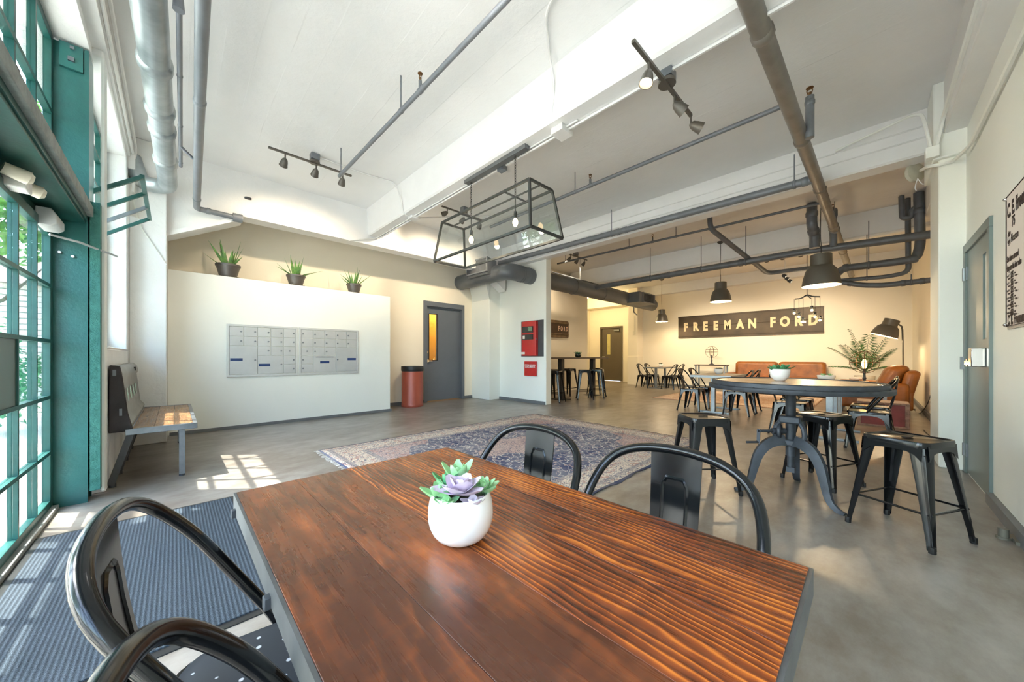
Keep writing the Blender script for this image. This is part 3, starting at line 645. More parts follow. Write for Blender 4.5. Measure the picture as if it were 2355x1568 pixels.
jbox('white junction box under the lantern beam where three conduits meet', 2.63, 2.03, 3.26, 2.80, 2.17, 3.322)
jbox('white junction box under the lantern beam near the mailbox wall', 2.66, 4.98, 3.28, 2.80, 5.12, 3.322)
jbox('white square box on the right pilaster below the bent conduits', 5.34, -.47, 3.06, 5.46, -.38, 3.17, WALL)
jbox('cream octagonal box on the wall above the dark lettered sign', 13.34, 2.62, 3.64, 13.40, 2.82, 3.82, WALLW)
jbox('pale box on the corner pilaster beside the fat drain pipe', -.40, 6.18, 3.36, -.34, 6.30, 3.55, PLAST)
spk = thing('wall_speaker', 'round beige speaker horn with wires on the right pilaster', 'speaker', (6.18, -.36, 3.18))
fm = frame((6.19, -.36, 3.24), (.72, -.69, 0), (0, 0, 1)); fm2 = fm.copy()
MB().lathe([(.02, -.03), (.105, -.02), (.11, .01), (.09, .03), (.05, .04), (.045, .02), (.005, .02)], 20, (0, 0, 0), fm @ Matrix.Rotation(PI, 4, 'X')).build('speaker_housing', mat('beige_plastic', 'C9C6B4', .5), spk)
MB().lathe([(.038, .0), (.038, .045), (.005, .047)], 16, (0, 0, 0), fm @ Matrix.Rotation(PI, 4, 'X')).build('speaker_cone', DARK, spk)
MB().tube(crom([(6.17, -.38, 3.16), (6.17, -.42, 3.08), (6.16, -.46, 3.12)]), .005, 5).tube(crom([(6.17, -.38, 3.16), (6.16, -.36, 3.06), (6.16, -.37, 3.02)]), .005, 5).build('wire', CONDUIT, spk)

# round ducts
DUCT = mat('grey_duct_sheet', '6B7076', .42, .25, var=.1, scale=3, bump=.1, bscale=7, bdist=.02)
du = thing('air_duct', 'fat round grey duct with a slatted outlet above the wall panel', 'air duct', (5.35, 6.2, 2.9))
MB().tube(elbow([(5.35, 7.46, 3.02), (5.35, 5.62, 3.02), (6.09, 5.62, 3.00)], .30, 8), .185, 24).build('duct_body', DUCT, du)
for x in (5.70, 5.76, 5.95): MB().tor((x, 5.62, 3.005), .186, .006, 'x').build('duct_seam', DUCT, du)
MB().prism([(5.08, 2.98), (5.34, 2.98), (5.34, 3.30), (5.08, 3.36), (5.06, 3.34), (5.06, 3.05)], 6.02, 6.74).build('outlet_box', DUCT, du)
MB().box(5.03, 6.00, 3.03, 5.07, 6.03, 3.36).box(5.03, 6.73, 3.03, 5.07, 6.76, 3.36).box(5.03, 6.00, 3.03, 5.07, 6.76, 3.06).box(5.03, 6.00, 3.33, 5.07, 6.76, 3.36).build('outlet_frame', GREYPIPE, du)
for i in range(22): MB().box(5.035, 6.05+i*.031, 3.06, 5.065, 6.058+i*.031, 3.33).build('slat', GREYPIPE, du)
MB().box(5.066, 6.03, 3.06, 5.075, 6.73, 3.33).build('outlet_back', DARK, du)
d2_ = thing('air_duct', 'long round grey duct above the bar table with a side outlet box', 'air duct', (8.5, 5.55, 2.7))
MB().tube([(6.25, 5.56, 2.98), (10.2, 5.50, 2.96), (12.3, 5.45, 2.94)], .20, 24).build('duct_body', DUCT, d2_)
for x in (7.6, 9.0, 10.2, 10.4): MB().tor((x, 5.52, 2.965), .203, .008, 'x').build('duct_seam', DUCT, d2_)
MB().lathe([(.20, 0), (.19, .03), (.01, .03)], 24, (0, 0, 0), frame((12.3, 5.45, 2.94), (0, 1, 0), (0, 0, 1))).build('duct_cap', WALLW, d2_)
MB().box(10.3, 4.96, 2.80, 11.3, 5.44, 3.12).build('outlet_box', DUCT, d2_, bevel=.01)
MB().box(10.48, 4.92, 2.80, 10.52, 4.97, 3.12).box(11.28, 4.92, 2.80, 11.32, 4.97, 3.12).box(10.48, 4.92, 3.09, 11.32, 4.97, 3.12).box(10.48, 4.92, 2.80, 11.32, 4.97, 2.83).build('outlet_frame', GREYPIPE, d2_)
for i in range(11): MB().box(10.56+i*.068, 4.93, 2.83, 10.57+i*.068, 4.96, 3.09).build('slat', STEEL, d2_)
MB().box(10.52, 4.952, 2.83, 11.28, 4.962, 3.09).build('outlet_back', DARK, d2_)
MB().cyl((8.0, 5.56, 3.16), (8.0, 5.56, 3.79), .006, 6).cyl((9.6, 5.53, 3.16), (9.6, 5.53, 3.79), .006, 6).build('hanger_rod', GREYPIPE, d2_)
pipe('sprinkler_pipe', 'thin dark pipe along the top of the long round duct', [(6.27, 5.75, 3.30), (11.0, 5.70, 3.25)], .018, DARKPIPE)
tag(MB().tube(elbow([(12.2, 6.1, 3.3), (12.2, 6.1, 2.75), (12.9, 6.32, 2.72)], .06), .022, 8).build('drop_pipe', DARKPIPE, None), 'thin dark pipe dropping beside the cream pillar in the far corner', 'pipe')

# ---------------------------------------------------------------- lamps
def track(label, a, b, heads, canopy, aims, on=True, e=30, lit=True, ztop=ZC, head=1.0):
    a, b = Vector(a), Vector(b); d = (b-a).normalized()
    t = thing('track_light', label, 'track light', tuple((a+b)/2), 0)
    MB().bar(a, b, .026, .022).build('track_bar', SHADE, t)
    c = a.lerp(b, canopy); zt = ztop
    MB().lathe([(.065, 0), (.062, .03), (.02, .045), (.01, .045)], 16, (c.x, c.y, c.z), Matrix.Identity(4)).build('canopy', SHADE, t)
    if zt-c.z > .06: MB().box(c.x-.05, c.y-.05, c.z+.04, c.x+.05, c.y+.05, zt-.002).build('mounting_box', STEEL, t)
    for f, aim in zip(heads, aims):
        p = a.lerp(b, f); am = Vector(aim).normalized(); j = p+Vector((0, 0, -.075))
        MB().cyl(p, j, .009, 8).build('stem', SHADE, t)
        q = am.to_track_quat('Z', 'Y').to_matrix().to_4x4(); q.translation = j
        h = MB().lathe([(.012*head, -.01), (.030*head, .01), (.040*head, .045), (.047*head, .095), (.050*head, .10), (.046*head, .098), (.036*head, .05), (.006, .03)], 16, (0, 0, 0), q, cap=False).build('spot_head', SHADE, t)
        bl = MB().lathe([(.002, .068), (.034*head, .070), (.036*head, .062), (.002, .055)], 12, (0, 0, 0), q).build('bulb', BULBH if lit else KNOB, h)
        if on: lamp_light(t, j+am*.115, e, (1, .80, .55), .035, 'SPOT', am, 1.35, .8)
    return t
track('black three-head track light on the slab in front of the mailbox wall', (.83, 5.165, 3.68), (1.815, 5.165, 3.68), (.18, .54, .88), .52,
      ((-.05, .75, -.5), (.0, .8, -.45), (.1, .75, -.5)), e=42, lit=False)
track('black track light with three lit heads mounted on the lantern beam', (2.21, 1.11, 3.22), (3.26, 1.10, 3.22), (.22, .66, 1.0), .52,
      ((-.25, .1, -1), (.7, -.55, -.6), (.6, -.7, -.45)), e=9, ztop=3.322)
track('dark track light on the slab seen behind the glass lantern', (3.29, 5.12, 3.68), (4.23, 5.12, 3.68), (.12, .5, .9), .5, ((-.6, .8, -.35), (.0, .8, -.45), (.3, .8, -.5)), e=110, lit=True)
track('dark track light above the bar table near the partition', (7.05, 5.32, 3.70), (7.98, 5.32, 3.70), (.2, .55, .88), .45, ((0, 1, -.8), (.1, 1, -.8), (.3, 1, -.75)), e=60, lit=False)
track('dark track light over the far table with four chairs', (9.95, 4.0, 3.52), (9.95, 3.15, 3.52), (.2, .55, .9), .3, ((.85, 0, -.7), (.85, .1, -.7), (.85, 0, -.7)), e=130, lit=False)
track('dark track light in front of the dark lettered sign', (10.1, 1.9, 3.52), (10.1, 1.02, 3.52), (.2, .55, .9), .55, ((.85, 0, -.7), (.85, .1, -.7), (.85, -.1, -.7)), e=130, lit=False)

def shade_prof(s):
    return [(.110*s, .455*s), (.122*s, .45*s), (.124*s, .29*s), (.138*s, .275*s), (.172*s, .23*s), (.203*s, .12*s), (.222*s, .0)]
def pendant(label, x, y, zb, s, e):
    t = thing('pendant_lamp', label, 'pendant lamp', (x, y, zb), 0, None)
    MB().lathe(shade_prof(s), 28, (x, y, zb), None, cap=False).lathe([(.001, .458*s), (.10*s, .458*s), (.122*s, .45*s)], 28, (x, y, zb), None, cap=False).build('shade', SHADE, t)
    MB().lathe([(r-.004*s, z-.001) for r, z in shade_prof(s)[1:]], 28, (x, y, zb), None, cap=False).build('shade_lining', SHADEIN, t)
    MB().ball((x, y, zb+.12*s), .045*s).build('bulb', BULB, t)
    MB().tube(crom([(x, y, zb+.455*s), (x+.008, y, zb+.60*s), (x-.006, y+.006, (zb+ZC)/2), (x+.006, y, ZC-.2), (x, y, ZC-.04)]), .005, 6).build('cord', CORD, t)
    MB().lathe([(.03, -.05), (.07, -.02), (.075, 0)], 16, (x, y, ZC)).build('ceiling_rose', SHADE, t)
    lamp_light(t, (x, y, zb+.06), e, (1, .76, .46), .05)
pendant('large dark grey dome pendant over the chairs behind the round table', 7.14, .53, 2.19, 1.06, 45)
pendant('dark grey dome pendant hanging in front of the start of the lettered sign', 9.2, 2.45, 2.39, 1.0, 70)
pendant('small dark grey dome pendant by the end of the long round duct', 12.2, 5.07, 2.32, .92, 60)

# chained glass lantern
lan = thing('glass_lantern', 'large tapered glass lantern with dark frame hung on two chains', 'chandelier', (2.65, 3.08, 2.33))
LF = mat('dark_pewter_frame', '4A4C4A', .45, .5, var=.15, scale=12)
T = [(2.478, 2.31, 2.83), (2.822, 2.31, 2.83), (2.822, 3.85, 2.83), (2.478, 3.85, 2.83)]; B = [(2.405, 2.23, 2.33), (2.895, 2.23, 2.33), (2.895, 3.92, 2.33), (2.405, 3.92, 2.33)]
for i in range(4):
    j = (i+1) % 4
    MB().bar(T[i], T[j], .022).build('frame_bar', LF, lan); MB().bar(B[i], B[j], .024).build('frame_bar', LF, lan); MB().bar(B[i], T[i], .022, .022, (1, 0, 0)).build('frame_bar', LF, lan)
    MB().add([B[i], B[j], T[j], T[i]], [(0, 1, 2, 3)]).build('glass_pane', LGLASS, lan, smooth=0)
MB().bar((2.65, 2.31, 2.83), (2.65, 3.85, 2.83), .014).build('cross_bar', LF, lan)
for y in (2.68, 3.46):
    MB().bar((2.478, y, 2.83), (2.822, y, 2.83), .014).build('cross_bar', LF, lan)
    ch = MB(); z = 2.85; k = 0
    while z < 3.28:
        pts = [(0, 0), (.008, .006), (.008, .030), (0, .036), (-.008, .030), (-.008, .006)]
        ch.tube([(2.65+(a if k % 2 else 0), y+(0 if k % 2 else a), z+b) for a, b in pts], .0032, 5, closed=True); z += .029; k += 1
    ch.build('chain', LF, lan)
    MB().cyl((2.65, y, 2.82), (2.65, y, 2.66), .006, 6).build('stem', LF, lan)
    so_ = MB().cyl((2.65, y, 2.67), (2.65, y, 2.60), .018, 10).build('socket', LF, lan)
    MB().lathe([(.012, .0), (.028, -.03), (.030, -.055), (.018, -.085), (.002, -.09)], 14, (2.65, y, 2.60)).build('bulb', BULB, so_)
    lamp_light(lan, (2.65, y, 2.50), 6, (1, .8, .55), .03)
MB().box(2.615, 2.50, 3.275, 2.685, 3.56, 3.322).build('canopy_bar', mat('grey_canopy_bar', '77797A', .4, .5), lan, bevel=.003)
MB().box(2.69, 2.92, 3.25, 2.76, 3.02, 3.31).build('wiring_clamp', STEEL, lan)

# drum lamp on the slab near the camera
dl = thing('drum_lamp', 'round white glass drum lamp under the slab beside the slender pipe', 'ceiling lamp', (1.28, 1.86, 3.52))
MB().lathe([(.004, 0), (.13, .004), (.155, .025), (.16, .06), (.16, .12)], 32, (1.28, 1.86, 3.52)).build('diffuser', mat('lit_white_diffuser', 'FFFFFF', .4, emit='FFFBF4', estr=1.2), dl)
MB().lathe([(.162, .055), (.166, .07), (.162, .085)], 32, (1.28, 1.86, 3.52), None, cap=False).build('trim_ring', STEEL, dl)
MB().cyl((1.28, 1.86, 3.64), (1.28, 1.86, 3.79), .02, 10).build('stem', STEEL, dl)
lamp_light(dl, (1.28, 1.86, 3.40), 5, (1, .97, .92), .15)

# jar chandelier and spot cluster in the far room
jc = thing('jar_chandelier', 'small chandelier of glass jar bulbs on a bent iron branch', 'chandelier', (9.75, .95, 1.9))
MB().cyl((9.75, .95, 2.40), (9.75, .95, 3.79), .007, 6).build('stem', CORD, jc)
MB().tube(crom([(9.75, 1.15, 2.36), (9.78, 1.05, 2.37), (9.74, .95, 2.42), (9.72, .86, 2.38), (9.75, .74, 2.36)]), .014, 6).tube(crom([(9.66, 1.02, 2.36), (9.75, .95, 2.41), (9.86, .90, 2.36)]), .011, 6).build('branch', IRON, jc)
for dx, y, z in ((.0, 1.165, 2.06), (.05, 1.09, 1.98), (-.05, 1.01, 1.86), (.0, .87, 2.10), (-.06, .815, 1.95), (.05, .745, 1.88)):
    x = 9.75+dx
    MB().cyl((x, y, z+.05), (x, y, 2.36), .004, 5).build('cord', CORD, jc)
    j = MB().lathe([(.02, .07), (.042, .06), (.046, .0), (.045, -.03)], 12, (x, y, z), None, cap=False).build('jar', LGLASS, jc)
    MB().cyl((x, y, z+.045), (x, y, z+.085), .024, 10).build('cap', IRON, j); MB().ball((x, y, z-.01), .024, 10, 6).build('bulb', BULB, j)
lamp_light(jc, (9.75, .95, 1.80), 22, (1, .76, .45), .1)
sc = thing('spot_cluster', 'small cluster of three bright spots on a white drop rod', 'spotlight', (10, 1.34, 2.9))
MB().cyl((10, 1.36, 2.98), (10, 1.36, 3.79), .008, 6).build('drop_rod', CONDUIT, sc)
for k, (y, z) in enumerate(((1.38, 2.95), (1.33, 2.88), (1.28, 2.82))):
    MB().lathe([(.015, -.04), (.035, -.02), (.042, .05)], 12, (0, 0, 0), frame((10, y, z), (0, .6, -.8), (1, 0, 0)).to_4x4(), cap=False).build('spot_head', IRON, sc); MB().ball((10.01, y-.01, z-.01), .028, 8, 6).build('bulb', BULBH, sc)
lamp_light(sc, (10.1, 1.30, 2.80), 50, (1, .80, .52), .05, 'SPOT', (.9, 0, -.35), 1.6, .8)
# ---------------------------------------------------------------- tables, chairs, stools
def leg_section(w, t, c):       # folded sheet corner opening towards (+x,+y)
    return [(w, 0), (c, 0), (c*.3, c*.3), (0, c), (0, w), (t, w), (t, c*1.1), (c*.3+t*.8, c*.3+t*.8), (c*1.1, t), (w, t)]
def sheet_leg(mb, top, foot, sx, sy, wt, wb):
    rings = []
    for f in (0, .15, .4, .7, .92, 1.0):
        p = Vector(top).lerp(Vector(foot), f); w_ = wt+(wb-wt)*(f**.8); fl = 1.0 if f < 1 else 1.1
        ring = [Vector((p.x-sx*a*fl, p.y-sy*b*fl, p.z)) for a, b in leg_section(w_, .006, w_*.42)]
        rings.append(ring if sx*sy > 0 else ring[::-1])
    return mb.loft(rings)
def plate(mb, outline, z0, z1, dish=0.0, rim=.0):
    n = len(outline)
    mb.loft([[V(x, y, z0) for x, y in outline], [V(x, y, z1-.006) for x, y in outline], [V(x*.985, y*.985, z1) for x, y in outline], [V(x*.93, y*.93, z1-.001) for x, y in outline], [V(x*.90, y*.90, z1-dish) for x, y in outline]])
    return mb
def metal_chair(m=BLACK, pad=False):
    t = thing('metal_chair', '-', 'chair')
    plate(MB(), rbox(.38, .37, .07, 5), .425, .452, .007).build('seat', m, t, local=True)
    if pad: plate(MB(), rbox(.35, .34, .07, 5), .450, .468, .0).build('seat_pad', PAD, t, local=True)
    for sx in (-1, 1):
        for sy in (-1, 1):
            mb = MB(); sheet_leg(mb, (sx*.178, sy*.172, .442), (sx*.225, sy*(.205 if sy > 0 else .235), .012), sx, sy, .075, .026); lg = mb.build('leg', m, t, local=True)
            p = (sx*.216, sy*(.197 if sy > 0 else .227)); MB().lathe([(.014, 0), (.016, .004), (.015, .03), (.008, .032)], 8, (p[0], p[1], 0)).build('foot_cap', BLK_PLASTIC, lg, local=True)
    ap = MB()
    for k in range(4):
        a = PI/2*k; R = Matrix.Rotation(a, 4, 'Z'); pts = []
        up = [(-.16+.32*i/10, .44) for i in range(11)]; lo = [(-.168+.336*i/10, .405-.115*abs(i/5-1)**3.2) for i in range(11)]
        vs = [R @ V(x, .185+(.44-z)*.11, z) for x, z in up+lo]; vs2 = [R @ V(x, .180+(.44-z)*.11, z) for x, z in up+lo]
        k0 = len(ap.v); ap.v += [tuple(p) for p in vs+vs2]
        for i in range(10): ap.f += [(k0+i, k0+i+1, k0+12+i, k0+11+i), (k0+22+i, k0+33+i, k0+34+i, k0+23+i)]
    ap.build('apron', m, t, local=True)
    half = [(.180, .015, .440), (.196, -.02, .50), (.214, -.085, .60), (.216, -.150, .705), (.186, -.205, .785), (.115, -.232, .828), (0, -.240, .842)]
    pts = half + [(-x, y, z) for x, y, z in half[-2::-1]]
    MB().tube(crom(pts, 5), .0125, 10).build('back_hoop', m, t, local=True)
    sp_ = MB(); fr, bk = [], []
    N = 9
    for i in range(N+1):
        f = i/N; z = .447+.388*f; y = -.168-.070*f-.012*math.sin(f*PI); w_ = .058+.010*f
        sp_.v += [(-w_, y, z), (w_, y, z), (w_, y-.004, z), (-w_, y-.004, z)]
    for i in range(N):
        k = i*4
        for a, b in ((0, 1), (1, 2), (2, 3), (3, 0)): sp_.f.append((k+a, k+b, k+4+b, k+4+a))
    s = sp_.build('back_splat', m, t, local=True)
    def yy(z): f = (z-.447)/.388; return -.168-.070*f-.012*math.sin(f*PI)
    u = [(-.032, z) for z in (.49, .56, .63, .70, .745)] + [(-.022, .765), (.022, .765)] + [(.032, z) for z in (.745, .70, .63, .56, .49)]
    MB().tube([(x, yy(z)-.002, z) for x, z in u], .0055, 6).build('pressed_rib', m, s, local=True)
    MB().bar((-.17, -.17, .40), (.17, .17, .40), .02, .004).bar((.17, -.17, .40), (-.17, .17, .40), .02, .004).build('cross_brace', m, t, local=True)
    return t
ch0 = metal_chair(); ch1 = metal_chair(pad=True)
first = {0: True, 1: True}
def chair(kind, x, y, rz, label, group=None):
    p = (ch0, ch1)[kind]
    if first[kind]: first[kind] = False; o = p; o.location = (x, y, 0); o.rotation_euler = (0, 0, rz); o['label'] = label
    else: o = dup(p, (x, y, 0), rz, label)
    if group: o['group'] = group
    elif 'group' in o.keys(): del o['group']
    return o
H = PI/2
chair(0, .712, .835, H, 'black metal chair at the stained table, its back against the patterned rug', 'chairs at the stained table')
chair(0, .755, .375, H, 'black metal chair at the stained table, its back towards the round crank table', 'chairs at the stained table')
chair(1, .156, .812, -1.69, 'black metal chair with a spotted pad, standing over the ribbed floor mat', 'chairs at the stained table')
chair(1, .190, .338, -1.69, 'black metal chair with a spotted pad, further from the ribbed mat', 'chairs at the stained table')
g = 'chairs at the pale table behind the rug'
chair(0, 7.68, 2.56, PI, 'black metal chair at the pale table, bar stool side, end nearer the persian rug', g)
chair(0, 8.28, 2.56, PI, 'black metal chair at the pale table, bar stool side, end nearer the sofa', g)
chair(0, 7.70, 1.76, 0, 'black metal chair at the pale table, on the round table side, end facing the rug', g)
chair(0, 8.28, 1.76, 0, 'black metal chair at the pale table, on the round table side, end facing the sofa', g)
g = 'chairs at the table behind the round table'
chair(0, 6.38, .80, PI, 'black metal chair behind the column of the round crank table', g)
chair(0, 6.98, .80, PI, 'black metal chair behind the round crank table, next to the sofa rug', g)
chair(0, 6.02, .02, .02, 'black metal chair angled sideways between stool and red trunk', g)
chair(0, 6.66, .0, -.03, 'black metal chair half hidden behind another chair next to the red trunk', g)
g = 'chairs at the small table by the cream wall'
chair(0, 12.02, 5.60, PI, 'black metal chair by the cream pillar, nearer the open floor', g)
chair(0, 12.62, 5.60, PI, 'black metal chair by the cream pillar, nearer the back wall', g)
chair(0, 12.05, 4.75, 0, 'black metal chair at the far small table, console side, nearer the open floor', g)
chair(0, 12.65, 4.75, 0, 'black metal chair at the far small table, console side, nearer the back wall', g)

def stool(h, m, s=.31, foot=.205, rung=(.20, .20)):
    t = thing('metal_stool', '-', 'stool')
    plate(MB(), rbox(s, s, .045, 5), h-.035, h, .006).build('seat', m, t, local=True)
    MB().loft([[V(x, y, h-.004) for x, y in rbox(.075, .030, .013, 4)], [V(x, y, h-.0005) for x, y in rbox(.075, .030, .013, 4)]]).build('hand_hole', DARK, t, local=True)
    c = s/2-.008
    for sx in (-1, 1):
        for sy in (-1, 1):
            mb = MB(); sheet_leg(mb, (sx*c, sy*c, h-.012), (sx*foot, sy*foot, .012), sx, sy, .080, .026); lg = mb.build('leg', m, t, local=True)
            q = foot-.010; MB().lathe([(.015, 0), (.017, .004), (.016, .035), (.008, .037)], 8, (sx*q, sy*q, 0)).build('foot_cap', BLK_PLASTIC, lg, local=True)
            f0, f1 = .60, .80
            pa = V(sx*c, sy*c, h).lerp(V(sx*foot, sy*foot, 0), f0); pb = V(sx*c, sy*c, h).lerp(V(sx*foot, sy*foot, 0), f1)
            MB().tube([pa+V(-sx*.011, -sy*.011, 0), pb+V(-sx*.008, -sy*.008, 0)], .0075, 6).build('pressed_rib', m, lg, local=True)
    ap = MB()
    for k in range(4):
        R = Matrix.Rotation(PI/2*k, 4, 'Z'); lo = [(-s/2+.02+(s-.04)*i/8, h-.06-.05*abs(i/4-1)**4) for i in range(9)]; up = [(x, h-.02) for x, z in lo]
        k0 = len(ap.v); ap.v += [tuple(R @ V(x, s/2-.004+(h-z)*.08, z)) for x, z in up+lo]
        for i in range(8): ap.f.append((k0+i, k0+i+1, k0+10+i, k0+9+i))
    ap.build('apron', m, t, local=True)
    for k in range(4):
        R = Matrix.Rotation(PI/2*k, 4, 'Z'); z = rung[k % 2]; f = (h-z)/h; q = c+(foot-c)*f-.01
        MB().tube([R @ V(-q, q, z), R @ V(-q+.04, q, z), R @ V(q-.04, q, z), R @ V(q, q, z)], [.012, .007, .007, .012], 6).build('rung', m, t, local=True)
    MB().bar((-c, -c, h-.075), (c, c, h-.075), .012, .004).bar((c, -c, h-.075), (-c, c, h-.075), .012, .004).build('cross_brace', m, t, local=True)
    return t
s0 = stool(.60, BLACK)
s0.location = (3.30, -.16, 0); s0.rotation_euler = (0, 0, math.radians(-28)); s0['label'] = 'glossy black metal stool beside the grey-green door'; s0['group'] = 'stools around the crank table'
dup(s0, (4.08, .30, 0), math.radians(-25), 'glossy black metal stool between crank table and red trunk', 'stools around the crank table')
s1 = stool(.60, BLACKW); s1.location = (3.22, .99, 0); s1.rotation_euler = (0, 0, math.radians(-46)); s1['label'] = 'scuffed black metal stool at the corner of the patterned rug'; s1['group'] = 'stools around the crank table'
b0 = stool(.76, BLACK, .31, .21, (.22, .22)); g = 'bar stools at the high table'
spots = [(6.62, 5.33, .3), (7.62, 5.15, .7), (8.22, 5.15, .4), (7.25, 5.95, .2), (8.05, 5.98, .0), (9.05, 5.72, .2)]
labs = ['tall black bar stool next to the partition edge, in front of the high table', 'tall black bar stool in front of the high table, between its two posts', 'tall black bar stool in front of the high table, by the far post',
        'tall black bar stool behind the high table, near its first post', 'tall black bar stool behind the high table, below the small dark plant', 'tall black bar stool at the end of the high table facing the olive door']
for i, ((x, y, a), lb) in enumerate(zip(spots, labs)):
    if i == 0: b0.location = (x, y, 0); b0.rotation_euler = (0, 0, a); b0['label'] = lb; b0['group'] = g
    else: dup(b0, (x, y, 0), a, lb, g)

# stained foreground table
tb = thing('dining_table', 'rust-brown stained plank table with steel edging in the foreground', 'table', (.47, .655, 0))
x0, x1, y0, y1 = .118, .822, .071, 1.237
cuts = [x0+.006, x0+.150, x0+.300, x0+.455, x0+.580, x1-.006]
for k, (a, b) in enumerate(zip(cuts, cuts[1:])): MB().box(a+.0003, y0+.006, .690, b-.0003, y1-.006, .722).build('plank', WOOD2 if k < 2 else WOOD, tb, bevel=.0006)
ED = mat('dull_steel_edging', '6A6E70', .42, .6, var=.15, scale=12)
MB().box(x0, y0, .672, x0+.006, y1, .720).box(x1-.006, y0, .672, x1, y1, .720).box(x0, y0, .672, x1, y0+.006, .720).box(x0, y1-.006, .672, x1, y1, .720).build('steel_edging', ED, tb)
MB().box(x0+.006, y0+.006, .672, x1-.006, y1-.006, .6895).build('underframe', ED, tb)
for yy in (.33, .98):
    lg = MB().box(.44, yy-.03, .02, .50, yy+.03, .672).build('leg', STEELG, tb, bevel=.004); MB().box(.22, yy-.025, 0, .72, yy+.025, .025).build('foot_runner', STEELG, lg, bevel=.003)
for x, y in ((x0-.004, 1.19), (x0-.004, .72), (x1, .20)): MB().box(x-.006, y-.008, .668, x+.010, y+.008, .69).build('edging_clip', IRON, tb, bevel=.002)

def bistro(label, x0, x1, y0, y1, z, top, lm=STEELG):
    t = thing('cafe_table', label, 'table', ((x0+x1)/2, (y0+y1)/2, 0)); n = 5; ym = (y0+y1)/2
    for i in range(n):
        a, b = y0+(y1-y0)*i/n, y0+(y1-y0)*(i+1)/n; MB().box(x0+.004, a+.001, z-.030, x1-.004, b-.001, z).build('plank', top, t, bevel=.001)
    MB().box(x0, y0-.004, z-.045, x0+.004, y1+.004, z-.002).box(x1-.004, y0-.004, z-.045, x1, y1+.004, z-.002).box(x0, y0-.004, z-.045, x1, y0, z-.002).box(x0, y1, z-.045, x1, y1+.004, z-.002).build('steel_edging', lm, t)
    for xx in (x0+.22, x1-.22):
        lg = MB().box(xx-.035, ym-.035, .025, xx+.035, ym+.035, z-.030).build('leg', lm, t, bevel=.004)
        MB().box(xx-.03, y0+.08, 0, xx+.03, y1-.08, .028).build('foot_runner', lm, lg, bevel=.003)
    return t
bistro('pale plank cafe table on white steel legs with a white-potted succulent', 7.38, 8.60, 1.80, 2.50, .74, WOODG)
bistro('plank cafe table hidden behind the rim of the round crank table', 6.05, 7.35, .02, .74, .74, WOODG)
bistro('small brown plank cafe table against the cream wall with a tiny potted plant', 11.75, 12.95, 4.85, 5.50, .74, WOODG)

# bar table
bt = thing('bar_table', 'long high bar table with dark plank top on two black posts', 'table', (7.8, 5.55, 0))
for i in range(3): MB().box(6.35, 5.33+.15*i, 1.045, 9.1, 5.478+.15*i, 1.085).build('plank', DARKWOOD, bt, bevel=.002)
for x in (7.15, 8.6):
    lg = MB().box(x-.06, 5.49, .012, x+.06, 5.61, 1.045).build('post', BLK_PLASTIC, bt, bevel=.004); MB().box(x-.16, 5.35, 0, x+.16, 5.75, .014).build('foot_plate', BLK_PLASTIC, lg)

# round crank table
CX, CY = 3.58, .45
rt = thing('crank_table', 'round iron crank table with riveted rim and inset wooden top', 'table', (CX, CY, 0))
MB().lathe([(.46, .858), (.535, .858), (.552, .862), (.552, .900), (.545, .905), (.525, .905), (.520, .897), (.46, .897)], 64, (CX, CY, 0), None, cap=False).build('upper_rim', IRON, rt)
MB().lathe([(.50, .838), (.575, .838), (.578, .842), (.578, .868), (.572, .872), (.548, .872)], 64, (CX, CY, 0), None, cap=False).build('lower_rim', IRON, rt)
for i in range(7):
    a, b = -.52+1.04*i/7, -.52+1.04*(i+1)/7; out = []
    for k in range(7): x = a+.0008+(b-a-.0016)*k/6; out.append((x, math.sqrt(max(0, .521**2-x*x))))
    poly = out+[(x, -y) for x, y in out[::-1]]
    mb = MB(); n = len(poly); mb.v = [(CX+x, CY+y, .872) for x, y in poly]+[(CX+x, CY+y, .8985) for x, y in poly]
    mb.f = [tuple(range(n-1, -1, -1)), tuple(range(n, 2*n))]+[(k, (k+1) % n, n+(k+1) % n, n+k) for k in range(n)]
    mb.build('plank', WOODT, rt)
for i in range(24):
    a = 2*PI*i/24; p = V(CX+.563*math.cos(a), CY+.563*math.sin(a), .872)
    if i == 0: rv = MB().ball(p, .007, 8, 4, .7).build('rivet', IRON, rt); r0 = p
    else: r2 = rv.copy(); COL.objects.link(r2); r2.parent = rt; r2.location = p-r0
MB().lathe([(.20, .85), (.16, .838), (.05, .825), (.034, .80), (.034, .30)], 20, (CX, CY, 0)).build('screw_post', IRON, rt)
MB().tube([(CX, CY, .32), (CX, CY, .20)], .024, 12).box(CX-.028, CY-.028, .17, CX+.028, CY+.028, .21).build('post_foot', IRON, rt)
MB().box(CX-.07, CY-.07, .565, CX+.07, CY+.07, .625).build('upper_collar', IRON, rt, bevel=.012)
MB().box(CX-.065, CY-.065, .385, CX+.065, CY+.065, .435).build('lower_collar', IRON, rt, bevel=.012)
fa = math.atan2(.70-CY, 3.38-CX); angs = (math.radians(128), math.radians(232), math.radians(0))
